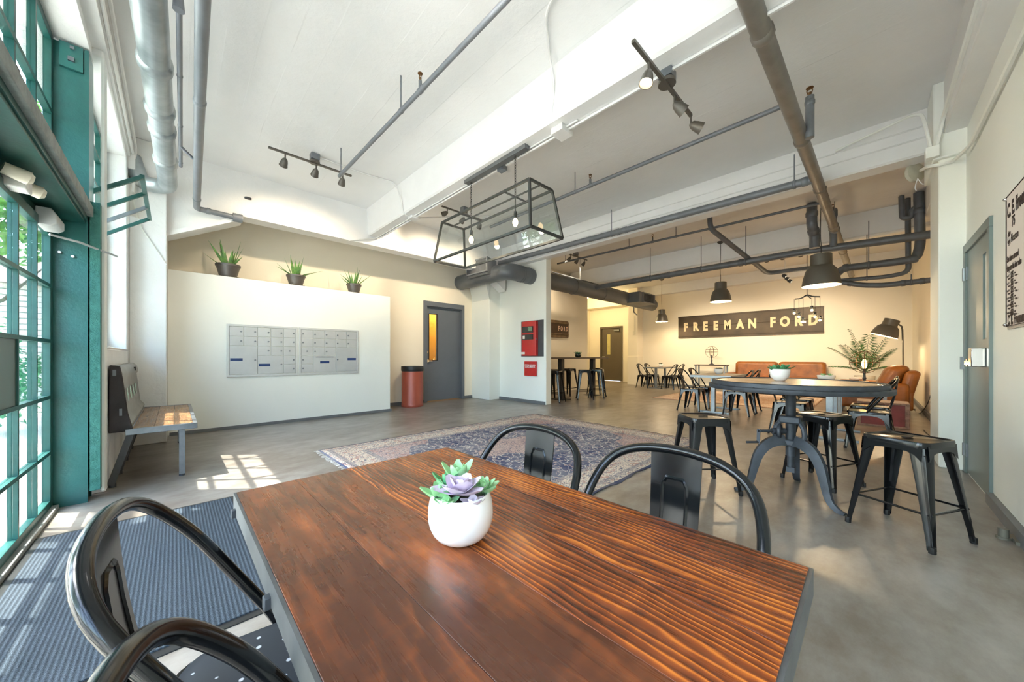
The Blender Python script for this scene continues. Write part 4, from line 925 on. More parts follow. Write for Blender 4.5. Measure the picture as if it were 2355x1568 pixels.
for a in angs:
    d = V(math.cos(a), math.sin(a), 0); c = V(CX, CY, 0)
    prof = crom([(.055, .435), (.11, .425), (.19, .385), (.25, .30), (.285, .18), (.315, .07), (.375, .012), (.43, .008)], 5)
    prof = crom([(p[0], p[1], 0) if len(p) == 2 else p for p in [(.055, .43, 0), (.11, .425, 0), (.19, .385, 0), (.25, .30, 0), (.285, .18, 0), (.315, .07, 0), (.365, .022, 0), (.42, .012, 0)]], 5)
    rings = []; s = d.cross(V(0, 0, 1))
    for i, p in enumerate(prof):
        q = prof[min(i+1, len(prof)-1)]-prof[max(i-1, 0)]; q.normalize(); nx, nz = -q.y, q.x; f = i/(len(prof)-1); h = .034*(1-f)+.010; wd_ = .022*(1-f)+.014
        o = c+d*p.x+V(0, 0, p.y); nrm = d*nx+V(0, 0, nz)
        rings.append([o+s*wd_-nrm*h*.2, o+s*wd_*1.25-nrm*h, o-s*wd_*1.25-nrm*h, o-s*wd_-nrm*h*.2, o-s*wd_*.45+nrm*h*.9, o+s*wd_*.45+nrm*h*.9])
    lg = MB().loft(rings).build('leg', IRON, rt)
    br = crom([(.06, .43, 0), (.10, .435, 0), (.118, .47, 0), (.112, .53, 0), (.085, .57, 0), (.06, .60, 0)], 5)
    MB().tube([c+d*p.x+V(0, 0, p.y) for p in br], .017, 8).build('bracket', IRON, rt)
dcr = V(-.72, .69, 0)
cr = MB().cyl(V(CX, CY, .50)+dcr*.05, V(CX, CY, .50)+dcr*.15, .024, 12).cyl(V(CX, CY, .50)+dcr*.14, V(CX, CY, .50)+dcr*.27, .012, 10).build('crank_shaft', IRON, rt)
MB().bar(V(CX, CY, .515)+dcr*.26, V(CX, CY, .40)+dcr*.265, .022, .014).cyl(V(CX, CY, .41)+dcr*.265, V(CX, CY, .41)+dcr*.36, .010, 8).build('crank_handle', IRON, cr)
MB().tor(V(CX, CY, .50)+dcr*.09, .045, .014, 'y').build('gear', IRON, rt)

# tan leather sofa and armchair
def cushion(x0, y0, z0, x1, y1, z1, name, par, m=LEATHER, b=.07, lean=None):
    mb = MB().box(x0, y0, z0, x1, y1, z1)
    if lean:                                          # shear in x or y with height
        mb.v = [(x+lean[0]*(z-z0), y+lean[1]*(z-z0), z) for x, y, z in mb.v]
    return mb.build(name, m, par, bevel=b, seg=4, smooth=60)
sf = thing('leather_sofa', 'tan leather sofa under the dark lettered sign', 'sofa', (12.7, 1.95, 0))
cushion(12.35, .80, .10, 13.30, 3.10, .42, 'base', sf, b=.03)
for a, b in ((.98, 1.95), (1.95, 2.92)): cushion(12.28, a+.01, .36, 12.98, b-.01, .52, 'seat_cushion', sf, b=.05)
for a, b in ((.86, 1.93), (1.95, 3.04)): cushion(12.90, a, .42, 13.22, b, .95, 'back_cushion', sf, b=.09, lean=(.12, 0))
for a in (.72, 2.98): cushion(12.35, a, .10, 13.25, a+.20, .60, 'armrest', sf, b=.07)
for x in (12.42, 13.2):
    for y in (.82, 3.06): MB().cyl((x, y, 0), (x, y, .11), .03, 10).build('leg', DARKWOOD, sf)
ac = thing('leather_armchair', 'tan leather armchair with a plump back beside the floor lamp', 'armchair', (10.2, 0, 0))
cushion(9.72, -.55, .10, 10.68, .46, .44, 'base', ac, b=.03); cushion(9.86, -.30, .40, 10.54, .50, .52, 'seat_cushion', ac, b=.06)
cushion(9.80, -.34, .44, 10.60, -.02, .93, 'back_cushion', ac, b=.12, lean=(0, -.42)); cushion(9.72, -.52, .22, 10.68, -.32, .84, 'back_shell', ac, b=.08, lean=(0, -.22))
for a in (9.66, 10.54): cushion(a, -.50, .10, a+.20, .50, .60, 'armrest', ac, b=.06)
for x in (9.75, 10.62):
    for y in (-.48, .42): MB().box(x-.03, y-.03, 0, x+.03, y+.03, .11).build('leg', DARKWOOD, ac)
# console, side table, trunk
cs = thing('console_table', 'slim dark-topped console on pale legs behind the pale cafe table', 'console table', (12.9, 3.62, 0))
MB().box(12.72, 3.24, .80, 13.12, 4.20, .835).build('top', DARKWOOD, cs, bevel=.003)
for x in (12.76, 13.08):
    for y in (3.29, 4.15): MB().box(x-.02, y-.02, 0, x+.02, y+.02, .80).build('leg', STEELG, cs)
st = thing('side_table', 'low grey side table with white steel legs under the glowing cage lamp', 'side table', (9.2, .11, 0))
MB().box(8.95, -.20, .525, 9.45, .43, .555).build('top', WOODG, st, bevel=.003)
MB().box(8.94, -.21, .512, 9.46, .44, .526).build('top_frame', STEELG, st)
for x in (8.97, 9.43):
    for y in (-.18, .41): MB().box(x-.02, y-.02, 0, x+.02, y+.02, .515).build('leg', STEELG, st)
tr = thing('storage_trunk', 'oxblood red trunk with worn studded edges beside the right wall', 'trunk', (8.15, -.14, 0))
MB().box(7.95, -.40, 0, 8.38, .14, .37).build('body', TRUNK, tr, bevel=.008)
MB().box(7.935, -.415, .355, 8.395, .155, .385).build('lid_edge', TRUNKE, tr, bevel=.004)
MB().box(7.94, -.412, 0, 7.985, -.365, .36).box(7.94, .105, 0, 7.985, .152, .36).box(7.938, -.41, 0, 8.0, .15, .03).build('corner_binding', TRUNKE, tr, bevel=.004)
for i in range(9): MB().ball((7.935, -.38+.06*i, .37), .006, 6, 4).build('stud', BRASS, tr)
# ---------------------------------------------------------------- rugs and mat
def rug(name, label, x0, y0, x1, y1, m, rz=0, wav=.012, fr=None):
    cx_, cy_ = (x0+x1)/2, (y0+y1)/2; hx, hy = (x1-x0)/2, (y1-y0)/2
    t = thing(name, label, 'rug', (cx_, cy_, 0), rz); mb = MB(); n, k = 44, 36; random.seed(3)
    for j in range(k+1):
        for i in range(n+1):
            x = -hx+2*hx*i/n; y = -hy+2*hy*j/k
            if j == 0: y += wav*math.sin(i*.9)+wav*.6*math.sin(i*2.3)
            if i == n: x += wav*math.sin(j*.8)
            mb.v.append((x, y, .010+(.004*math.sin(i*.9) if j < 2 else 0)))
    for j in range(k):
        for i in range(n): a = j*(n+1)+i; mb.f.append((a, a+1, a+n+2, a+n+1))
    o = mb.build('pile', m, t, local=True); sdf = o.modifiers.new('thick', 'SOLIDIFY'); sdf.thickness = .009; sdf.offset = -1
    if fr:
        f = MB()
        for j in range(110):
            for sx in (-1, 1):
                y = -hy+2*hy*(j+.5)/110+random.uniform(-.006, .006); ln = random.uniform(.03, .055)
                f.tube([(sx*hx, y, .008), (sx*(hx+ln*.6), y+random.uniform(-.01, .01), .006), (sx*(hx+ln), y+random.uniform(-.015, .015), .004)], .003, 4)
        f_ = f.build('fringe', mat('rug_fringe', 'E2DED6', .9), t, local=True); f_['kind'] = 'stuff'
    return t
rug('persian_rug', 'faded blue and rose persian rug on the concrete between table and partition', 1.20, 1.53, 4.95, 4.48, rug_mat('persian_pile', 1.875, 1.475, 'BFA49B', '444C69', 'D6C7B4', 'A9786E'), fr=True)
rug('sofa_rug', 'pale rust rug on the floor in front of the leather sofa', 9.15, .85, 12.25, 4.05, rug_mat('faded_rust_pile', 1.55, 1.6, 'D9C0AC', 'B48E74', 'DECDBC', 'C29C80'), wav=.004)
fm_ = thing('floor_mat', 'ribbed charcoal entrance mat by the teal glazed doors', 'floor mat', (-.13, 2.65, 0))
MB().box(-.565, 1.85, .002, .315, 3.46, .010).build('ribbed_pile', CARPET, fm_)
MB().box(-.60, 1.81, 0, .345, 3.495, .005).build('rubber_border', BLK_PLASTIC, fm_, bevel=.002)

# ---------------------------------------------------------------- tailgate bench
bn = thing('tailgate_bench', 'steel bench with a grey truck-panel back lettered FORD under the window', 'bench', (-.08, 5.3, 0))
for a, b in ((-.27, -.13), (-.13, .0), (.0, .125)): MB().box(a+.001, 4.44, .455, b-.001, 6.18, .478).build('seat_plank', WOODB, bn, bevel=.002)
MB().box(-.30, 4.40, .43, -.262, 6.22, .482).box(.125, 4.40, .43, .155, 6.22, .482).box(-.30, 4.40, .43, .155, 4.44, .482).box(-.30, 6.18, .43, .155, 6.22, .482).build('seat_frame', STEEL, bn, bevel=.003)
for y in (4.45, 6.16):
    MB().bar((.05, y, .43), (.05, y, .02), .05, .04, (1, 0, 0)).build('leg', STEEL, bn); MB().bar((-.27, y, .44), (-.385, y, .02), .05, .045, (1, 0, 0)).build('leg', mat('dark_steel_leg', '4B4A4A', .4, .5), bn)
    MB().cyl((.05, y, 0), (.05, y, .03), .022, 10).cyl((-.375, y, 0), (-.375, y, .03), .022, 10).build('levelling_foot', IRON, bn)
for y in (4.9, 5.5): MB().bar((-.27, y, .44), (-.375, y, .03), .05, .045, (1, 0, 0)).cyl((-.372, y, 0), (-.372, y, .03), .022, 10).build('leg', mat('dark_steel_leg', '4B4A4A'), bn)
prof = [(-.300, .478), (-.268, .478), (-.262, .52), (-.285, .555), (-.298, .57), (-.330, .90), (-.322, .915), (-.318, .955), (-.330, 1.00), (-.352, 1.022), (-.385, 1.025), (-.388, .98), (-.375, .55)]
MB().prism(prof, 4.44, 6.20).build('back_panel', TAILG, bn, bevel=.006)
MB().prism([(-.31, .46), (-.255, .47), (-.285, .62), (-.315, .92), (-.33, 1.02), (-.39, 1.03), (-.395, .46)], 4.415, 4.445).build('panel_end', TAILD, bn, bevel=.008)
MB().box(-.372, 4.41, .94, -.352, 4.418, .99).box(-.335, 4.41, .60, -.318, 4.418, .66).build('end_slot', GREYPIPE, bn)
MB().box(-.328, 5.72, .945, -.312, 5.80, .985).build('latch_slot', DARK, bn)
nrm = Vector((.33, 0, .032)).normalized(); upv = Vector((-.032, 0, .33)).normalized()
for k, c in enumerate('FORD'): text(c, .155, frame(Vector((-.312, 4.78+.30*k, .745))+nrm*.004, (0, 1, 0), upv), 'letter', MINT, bn, .0015, .006, sx=.9)

# ---------------------------------------------------------------- mailboxes
lock_proto = {}
def mailbox(label, X0, X1, flip):
    t = thing('mailbox_unit', label, 'mailbox', ((X0+X1)/2, 6.78, .80), 0, 'parcel and letter boxes in the white wall')
    z0, z1 = .80, 1.588; W_ = (X1-X0-.06)/5; Hh = (z1-z0-.05)/5; a0 = X0+.03; b1 = z1-.025
    MB().box(X0, 6.762, z0-.012, X0+.028, 6.79, z1+.012).box(X1-.028, 6.762, z0-.012, X1, 6.79, z1+.012).box(X0, 6.762, z0-.012, X1, 6.79, z0+.022).box(X0, 6.762, z1-.022, X1, 6.79, z1+.012).build('frame', ALUF, t, bevel=.002)
    MB().box(X0+.02, 6.781, z0, X1-.02, 6.79, z1).build('carcass', DARK, t)
    def door(c0, c1, r0, r1, lock, lab=None, slot=False, tone=ALU):
        if flip: c0, c1 = 4-c1, 4-c0
        xa, xb = a0+W_*c0, a0+W_*(c1+1); zt, zb = b1-Hh*r0, b1-Hh*(r1+1)
        d = MB().box(xa+.003, 6.766, zb+.003, xb-.003, 6.781, zt-.003).build('mailbox_door', tone, t, bevel=.002)
        if lock is not None:
            xl = (xb-.03 if not flip else xa+.03) if lock == 0 else (xa+xb)/2
            zl = (zt+zb)/2; MB().cyl((xl, 6.768, zl), (xl, 6.756, zl), .013, 10).build('lock', STEEL, d)
        if lab: xm = xa+(xb-xa)*lab[0]; zm = zb+(zt-zb)*lab[1]; MB().box(xm-.075, 6.763, zm-.02, xm+.075, 6.767, zm+.02).build('blue_plate', BLUE, d)
        if slot: MB().box(xa+.04, 6.760, zt-.03, xb-.04, 6.768, zt-.02).build('letter_slot', DARK, d)
    for r in (0, 1):
        for c in range(5): door(c, c, r, r, 0, tone=ALUF if (r, c) == (0, 2) and not flip else ALU)
    for c in (2, 3): door(c, c, 2, 2, 0)
    door(4, 4, 2, 2, 1); door(4, 4, 3, 3, 0); door(4, 4, 4, 4, 0)
    door(0, 1, 2, 4, 0, (.25 if not flip else .75, .52))
    if flip: door(2, 3, 3, 4, None, (.5, .60), True)
    else: door(2, 3, 3, 4, 0, (.26, .48))
mailbox('left bank of steel mailboxes with two blue plates', .565, 1.500, False)
mailbox('right bank of steel mailboxes with a letter slot', 1.520, 2.505, True)

# ---------------------------------------------------------------- aloes
def leaf(mb, base, d, ln, w_, th, curl, n=6, side=None):
    d = Vector(d).normalized(); up = Vector((0, 0, 1)); s = d.cross(up); s = s.normalized() if s.length > .05 else Vector((1, 0, 0))
    rings = []; p = Vector(base); dr = d.copy()
    for i in range(n+1):
        f = i/n; ww = w_*(1-f**1.6)*(.75+.5*min(f*3, 1)*(1-f)) + .0008; tt = th*(1-f)+.0006; nn = s.cross(dr).normalized()
        rings.append([p+s*ww, p+nn*tt*.35-nn*ww*.25, p-s*ww, p-nn*tt]); p = p+dr*(ln/n); dr = (dr+Vector((0, 0, -curl)) if curl > 0 else dr+(-curl)*Vector((0, 0, 1))).normalized()
    return mb.loft(rings)
def aloe(label, x, z, s, seed):
    random.seed(seed); y = 6.98; t = thing('potted_aloe', label, 'potted plant', (x, y, z))
    MB().lathe([(.105*s, 0), (.150*s, .004), (.165*s, .022*s), (.155*s, .024*s), (.09*s, .010)], 24, (x, y, z)).build('saucer', POTGREY, t)
    MB().lathe([(.105*s, .016*s), (.150*s, .185*s), (.158*s, .185*s), (.160*s, .215*s), (.148*s, .215*s), (.138*s, .190*s), (.01, .19*s)], 24, (x, y, z)).build('pot', POTGREY, t)
    MB().lathe([(.138*s, .188*s), (.07, .197*s), (.002, .198*s)], 18, (x, y, z)).build('soil', SOIL, t)
    for i in range(13):
        a = 2*PI*i/13*1.9+random.uniform(-.3, .3); el = random.uniform(.30, 1.35) if i > 3 else random.uniform(1.1, 1.5); r = .05*s
        mb = MB(); leaf(mb, (x+r*math.cos(a), y+r*math.sin(a), z+.19*s), (math.cos(a)*math.cos(el), math.sin(a)*math.cos(el), math.sin(el)), random.uniform(.26, .46)*s, .030*s, .018*s, random.uniform(-.05, .06)); mb.build('leaf', ALOE, t)
aloe('large aloe in a grey pot on the mailbox wall, at the corner pilaster end', .60, 2.315, 1.0, 11)
aloe('aloe with wide-spread leaves in a grey pot, middle one on the mailbox wall', 1.52, 2.315, .92, 5)
aloe('smallest aloe in a grey pot on the mailbox wall, nearest the grey door', 2.50, 2.315, .86, 23)

# ---------------------------------------------------------------- succulents
def rosette(par, c, n, ln, w_, m, el0, el1, rnd=.15, th=.006, name='leaf', tip=1.6):
    for i in range(n):
        f = i/max(1, n-1); a = i*2.39996+random.uniform(-rnd, rnd); el = el0+(el1-el0)*f; l2 = ln*(1-.55*f)
        d = V(math.cos(a)*math.cos(el), math.sin(a)*math.cos(el), math.sin(el)); s = d.cross(V(0, 0, 1)).normalized(); nn = s.cross(d); rings = []
        for k in range(6):
            t_ = k/5; ww = w_*(math.sin(PI*(t_**.75)*.93)*.95+.06)*(1-.25*f); tt = th*(1-t_*.7); p = Vector(c)+d*l2*t_+nn*(.18*l2*t_*t_)
            rings.append([p+s*ww+nn*ww*.25, p+nn*tt*.1, p-s*ww+nn*ww*.25, p-nn*tt])
        MB().loft(rings).build(name, m, par, smooth=70)
def potted(label, x, y, z, r, h, kind, pm=WHITEPOT, seed=1):
    random.seed(seed); t = thing('potted_succulent', label, 'potted plant', (x, y, z))
    prof = [(.50*r, 0), (.58*r, .02*h), (.74*r, .09*h), (.86*r, .19*h), (.94*r, .31*h), (.99*r, .45*h), (1.0*r, .58*h), (.985*r, .72*h), (.95*r, .85*h), (.89*r, .97*h), (.87*r, h), (.83*r, .985*h), (.86*r, .80*h), (.01, .79*h)] if kind != 'bowl' else [(.45*r, 0), (.55*r, .003), (.88*r, .35*h), (1.0*r, .75*h), (1.0*r, h), (.95*r, h), (.92*r, .85*h), (.01, .84*h)]
    MB().lathe(prof, 32, (x, y, z)).build('pot', pm, t)
    MB().lathe([(.85*r, .80*h), (.5*r, .86*h), (.002, .87*h)], 20, (x, y, z)).build('soil', SOIL, t); return t
p = potted('white round pot of lilac and green succulents on the stained table', .428, .594, .722, .067, .098, 'round')
F_ = V(.696, .718, 0); R_ = V(.718, -.696, 0); c = V(.428, .594, .81)
rosette(p, c-F_*.028+R_*.004+V(0, 0, .016), 14, .062, .025, LEAFP, -.05, 1.25, th=.005)
rosette(p, c-R_*.042-F_*.014+V(0, 0, .004), 11, .046, .013, LEAFG, .2, 1.35, th=.010); rosette(p, c-R_*.012+F_*.030+V(0, 0, .020), 10, .056, .014, LEAFG, .6, 1.4, th=.010)
rosette(p, c+R_*.045+F_*.008+V(0, 0, .008), 16, .042, .012, LEAFG, .1, 1.3, th=.009); rosette(p, c-R_*.030+F_*.022+V(0, 0, .01), 8, .050, .014, LEAFD, .5, 1.3, th=.009)
rosette(p, c-F_*.044-R_*.022, 6, .030, .011, LEAFG, .1, .9, th=.008); rosette(p, c-F_*.040+R_*.030, 6, .030, .012, LEAFP, .05, .8, th=.006)
p = potted('white bowl of green agaves on the round crank table', 3.64, .53, .8985, .071, .098, 'bowl', seed=2)
for dx, dy, sc_ in ((-.028, .028, .85), (.025, -.025, .95), (.025, .03, .7), (-.02, -.02, .7)): rosette(p, (3.64+dx, .53+dy, .985), 15, .095*sc_, .015, LEAFD, .12, 1.3, th=.008)
p = potted('small white planter with mixed greens behind the round table', 6.95, .46, .74, .105, .085, 'bowl', seed=3)
for dx, dy in ((-.03, .03), (.03, -.04), (.02, .03)): rosette(p, (6.95+dx, .46+dy, .815), 9, .06, .012, LEAFG, .3, 1.3)
p = potted('white bowl of dark succulents on the pale cafe table', 8.15, 2.20, .74, .095, .105, 'bowl', seed=4)
for dx, dy in ((-.03, .03), (.03, -.03), (0, 0)): rosette(p, (8.15+dx, 2.2+dy, .83), 9, .07, .013, mat('dark_succulent', '4C5B45', .5), .3, 1.3)
p = potted('tiny white pot of dark leaves on the far small table', 12.35, 5.17, .74, .085, .10, 'round', seed=5)
for dx, dy in ((-.02, .02), (.02, -.02)): rosette(p, (12.35+dx, 5.17+dy, .83), 8, .075, .013, mat('dark_succulent', '4C5B45'), .4, 1.3)
p = potted('dark round pot with small green leaves on the high bar table', 7.85, 5.52, 1.085, .085, .10, 'round', mat('dark_green_glaze', '22302A', .2, coat=.4), seed=6)
for dx, dy in ((-.03, .03), (.03, -.03), (0, 0)): rosette(p, (7.85+dx, 5.52+dy, 1.17), 9, .10, .016, LEAFD, .3, 1.35)

# palm in a glass planter
pl = thing('potted_palm', 'feathery green palm in a pale planter in the far corner', 'potted plant', (12.5, .10, 0)); random.seed(9)
MB().lathe([(.13, 0), (.15, .01), (.19, .62), (.18, .62), (.165, .58), (.01, .58)], 24, (12.5, .10, 0)).build('planter', mat('pale_planter', 'D8CFC0', .4), pl)
MB().cyl((12.5, .10, .57), (12.5, .10, .60), .15, 16).build('soil', SOIL, pl)
for i, (a, el, ln) in enumerate(((1.75, 1.0, 1.0), (-1.2, 1.25, 1.25), (2.4, 1.1, .95), (-2.0, 1.05, .85), (3.4, 1.35, 1.05), (.4, 1.25, .95), (-.9, 1.0, .8), (1.3, 1.4, 1.2), (-1.9, .6, .7), (2.0, .55, .75), (2.9, .8, .7))):
    p = V(12.5, .10, .70); d = V(math.cos(a)*math.cos(el), math.sin(a)*math.cos(el), math.sin(el)); st_ = [p.copy()]
    for k in range(12): p = p+d*ln*.95/12; d = (d+V(0, 0, -.065)).normalized(); st_.append(p.copy())
    fr_ = MB(); fr_.tube(st_, [.010*(1-k/14) for k in range(13)], 5)
    for k in range(3, 13):
        dd = (st_[k]-st_[k-1]).normalized(); s = dd.cross(V(0, 0, 1)).normalized(); l3 = .26*(1-.55*abs(k/12-.5)*1.6)
        for sg in (-1, 1):
            for h_ in (0, .5):
                b = st_[k-1].lerp(st_[k], h_); e = b+(dd*.55+s*sg*.9+V(0, 0, -.25)).normalized()*l3; m_ = b.lerp(e, .45)+V(0, 0, .02); w3 = dd*.013
                kk = len(fr_.v); fr_.v += [tuple(b), tuple(m_+w3), tuple(e), tuple(m_-w3)]; fr_.f.append((kk, kk+1, kk+2, kk+3))
    fr_.build('frond', PALM, pl, smooth=0)

# ---------------------------------------------------------------- cage lamps, floor lamp
def cage(label, x, y, z, s, on):
    t = thing('cage_lamp', label, 'table lamp', (x, y, z))
    MB().lathe([(.085*s, 0), (.085*s, .012), (.04*s, .03*s), (.022*s, .06*s), (.02*s, .12*s), (.03*s, .14*s), (.018*s, .16*s), (.016*s, .22*s), (.026*s, .235*s), (.012*s, .25*s)], 16, (x, y, z)).build('base', IRON, t)
    c = V(x, y, z+.42*s); R = .19*s; WIRE = mat('bronze_wire', '6A5238', .45, .5)
    for nm, ax_ in (('x', 'x'), ('y', 'y'), ('z', 'z')): MB().tor(c, R, .005, ax_, 32, 5).build('cage_ring', WIRE, t)
    MB().tube([c+Matrix.Rotation(.6, 3, 'Z') @ V(R*math.cos(q*PI/16), 0, R*math.sin(q*PI/16)) for q in range(32)], .005, 5, closed=True).build('cage_ring', WIRE, t)
    MB().tor(c+V(0, 0, .07*s), R*.93, .004, 'z', 32, 5).build('cage_ring', WIRE, t)
    MB().cyl((x, y, z+.25*s), (x, y, z+.31*s), .02*s, 10).build('socket', IRON, t)
    MB().lathe([(.014*s, .30*s), (.036*s, .36*s), (.036*s, .42*s), (.016*s, .47*s), (.002, .475*s)], 14, (x, y, z)).build('bulb', mat('amber_bulb', 'FFC277', .3, emit='FFB45E', estr=14) if on else PGLASS, t)
    if on: lamp_light(t, (x, y, z+.40*s), 14, (1, .66, .32), .05)
cage('unlit wire globe lamp on the console by the cream wall', 12.9, 3.70, .835, 1.0, False)
cage('glowing wire globe lamp on the low grey side table', 9.2, .08, .555, 1.05, True)
fl_ = thing('floor_lamp', 'tall dark floor lamp with tilted dome shade by the far corner', 'floor lamp', (11.05, -.50, 0))
MB().lathe([(.15, 0), (.15, .02), (.03, .03)], 24, (11.05, -.50, 0)).build('base', SHADE, fl_)
MB().tube([(11.05, -.50, .02), (11.05, -.47, 1.66), (11.05, -.46, 1.74), (11.05, -.40, 1.80)], .014, 8).build('pole', SHADE, fl_)
q = Matrix.Translation(V(11.05, -.20, 1.55)) @ Matrix.Rotation(math.radians(20), 4, 'X')
fl_s = MB().lathe([(r*1.0, z*.82) for r, z in shade_prof(1.0)], 28, (0, 0, 0), q, cap=False).lathe([(.001, .373), (.11, .373)], 28, (0, 0, 0), q, cap=False).build('shade', SHADE, fl_)
MB().lathe([(r-.005, z*.82-.001) for r, z in shade_prof(1.0)[1:]], 28, (0, 0, 0), q, cap=False).build('shade_lining', SHADEIN, fl_s)
MB().ball(q @ V(0, 0, .10), .04).build('bulb', BULB, fl_); lamp_light(fl_, q @ V(0, 0, .03), 28, (1, .76, .46), .05)
MB().cyl((11.05, -.41, 1.80), q @ V(0, -.10, .36), .022, 10).build('shade_joint', SHADE, fl_)
tag(MB().tube(crom([(11.0, -.62, .012), (10.3, -.66, .008), (9.6, -.70, .25), (9.55, -.735, .42)]), .006, 5).build('power_cord', CORD, None), 'black cord looping from floor lamp up to the wall outlet', 'cord')
tag(MB().tube(crom([(8.0, -.55, .008), (7.3, -.58, .008), (6.6, -.66, .02), (6.45, -.70, .3), (6.4, -.73, .45)]), .006, 5).build('power_cord', CORD, None), 'black cord on the floor between red trunk and right wall', 'cord')
tag(MB().box(9.5, -.745, .38, 9.58, -.733, .50).build('wall_outlet', OUTLET, None, bevel=.003), 'cream wall outlet above the cord near the floor lamp', 'outlet')
tag(MB().box(8.36, 6.838, .30, 8.44, 6.852, .42).build('wall_outlet', OUTLET, None, bevel=.003), 'cream wall outlet low behind the bar stools', 'outlet')
tag(MB().cyl((3.60, -.56, .0), (3.60, -.56, .012), .03, 12).cyl((3.60, -.56, .01), (3.60, -.56, .06), .022, 12).box(3.52, -.61, .0, 3.66, -.59, .02).build('door_stop', mat('dull_pewter', '7D7B70', .5, .4), None), 'small brass door stop on the floor by the right wall', 'door stop')
tag(MB().box(12.93, 6.42, 1.96, 12.952, 6.50, 2.10).cyl((12.935, 6.46, 2.1), (12.935, 6.46, 2.7), .008, 6).build('wall_switch', OUTLET, None, bevel=.003), 'small beige switch box with conduit on the cream pillar', 'switch')
ar = thing('paper_napkins', 'crumpled cream paper napkins on the arm of the leather armchair', 'napkins', (10.62, .2, .60))
mb = MB(); random.seed(12)
for i in range(6): mb.lathe([(.05, 0), (.06, .02), (.03, .05), (.002, .052)], 7, (10.62+random.uniform(-.06, .06), .22+random.uniform(-.08, .08), .605))
mb.build('paper', PAPER, ar, smooth=0)

# ---------------------------------------------------------------- bin, alarm panel, signs, posters
tc_ = thing('trash_can', 'rust-red cylindrical trash can with black bag beside the grey door', 'trash can', (3.80, 7.10, 0))
MB().lathe([(.232, .0), (.236, .01), (.236, .06), (.230, .07), (.230, .83), (.225, .83)], 36, (3.80, 7.10, 0)).build('body', REDCAN, tc_)
MB().lathe([(.222, .76), (.238, .79), (.242, .835), (.240, .885), (.235, .89), (.20, .86), (.19, .6), (.01, .55)], 36, (3.80, 7.10, 0)).build('bag', BLK_PLASTIC, tc_)
fp = thing('alarm_panel', 'red fire alarm panel with two windows on a dark board', 'alarm panel', (6.07, 5.57, 1.1))
MB().box(6.066, 5.22, 1.105, 6.079, 5.93, 1.95).build('backboard', mat('dark_grey_board', '4A4E52', .5), fp, bevel=.002)
mb = MB(); ys = [5.38+.46*i/8 for i in range(9)]
pr = [(6.066, 5.38)]+[(5.985-.025*math.sin(PI*i/8), y) for i, y in enumerate(ys)]+[(6.066, 5.84)]
n = len(pr); mb.v = [(x, y, 1.12) for x, y in pr]+[(x, y, 1.93) for x, y in pr]; mb.f = [tuple(range(n)), tuple(range(2*n-1, n-1, -1))]+[(i, i+n, (i+1) % n+n, (i+1) % n) for i in range(n)]
mb.build('cabinet', RED, fp, bevel=.006)
MB().box(5.955, 5.45, 1.66, 5.975, 5.79, 1.81).build('display_window', mat('dark_display', '30383A', .12), fp)
MB().box(5.952, 5.47, 1.70, 5.956, 5.60, 1.80).build('display_screen', mat('green_display', '7FA083', .3, var=.3, scale=40), fp)
MB().box(5.955, 5.45, 1.50, 5.975, 5.79, 1.62).build('display_window', mat('dark_display', '30383A'), fp)
MB().box(5.952, 5.70, 1.52, 5.956, 5.77, 1.60).build('paper_slip', PAPER, fp)
MB().box(5.966, 5.66, 1.155, 5.976, 5.838, 1.21).build('white_label', PAPER, fp)
MB().box(5.984, 5.376, 1.48, 6.01, 5.382, 1.52).build('key_lock', CHROME, fp)
db = thing('document_box', 'small red document box with white lettering below the alarm panel', 'document box', (6.07, 5.59, .64))
MB().box(6.02, 5.41, .645, 6.079, 5.78, .99).build('box', RED, db, bevel=.004)
MB().cyl((6.02, 5.61, .955), (6.012, 5.61, .955), .012, 8).build('lock', BRASS, db)
fr6 = lambda y, z, x=6.0185: frame((x, y, z), (0, -1, 0), (0, 0, 1))
text('SYSTEM RECORD', .044, fr6(5.595, .90), 'letters', KNOB, db, .001, .001); text('DOCUMENTS', .052, fr6(5.595, .855), 'letters', KNOB, db, .001, .001)

sg = thing('lettered_sign', 'long dark metal sign reading FREEMAN FORD above the sofa', 'sign', (13.36, 2.94, 2.17))
for a, b in ((1.80, 2.185), (2.189, 2.545)): MB().box(13.355, .935, a, 13.385, 4.945, b).build('sign_panel', SIGNDARK, sg, bevel=.004)
MB().box(13.34, .93, 2.515, 13.36, 4.95, 2.53).box(13.34, .93, 1.84, 13.36, 4.95, 1.852).box(13.345, .93, 1.78, 13.39, 4.95, 1.805).box(13.345, .93, 2.54, 13.39, 4.95, 2.56).build('rolled_edge', SIGNDARK, sg)
for c, y in zip('FREEMANFORD', (4.682, 4.344, 4.032, 3.705, 3.351, 2.988, 2.652, 2.119, 1.818, 1.499, 1.164)):
    text(c, .40, frame((13.352, y, 2.155), (0, -1, 0), (0, 0, 1)), 'letter', CREAMTXT, sg, .003, .022, sx=.72 if c != 'M' else .66)
ts = thing('tailgate_sign', 'old brown truck tailgate lettered FORD hung over the bar table', 'sign', (8.4, 6.8, 1.97))
out = rbox(1.60, .54, .06, 4)
MB().prism([(8.35+x, 1.965+z) for x, z in out], 6.79, 6.852).build('panel', SIGNBR, ts, bevel=.012)
MB().prism([(8.35+x, 1.965+z) for x, z in [(-.74, -.13), (.74, -.13), (.74, .15), (-.74, .15)]], 6.780, 6.79).build('recess', mat('dark_brown_recess', '4A3424', .5, .2, var=.25, scale=6), ts)
MB().box(7.58, 6.765, 2.13, 9.12, 6.80, 2.17).box(7.58, 6.765, 1.79, 9.12, 6.80, 1.83).build('rib', SIGNBR, ts, bevel=.01)
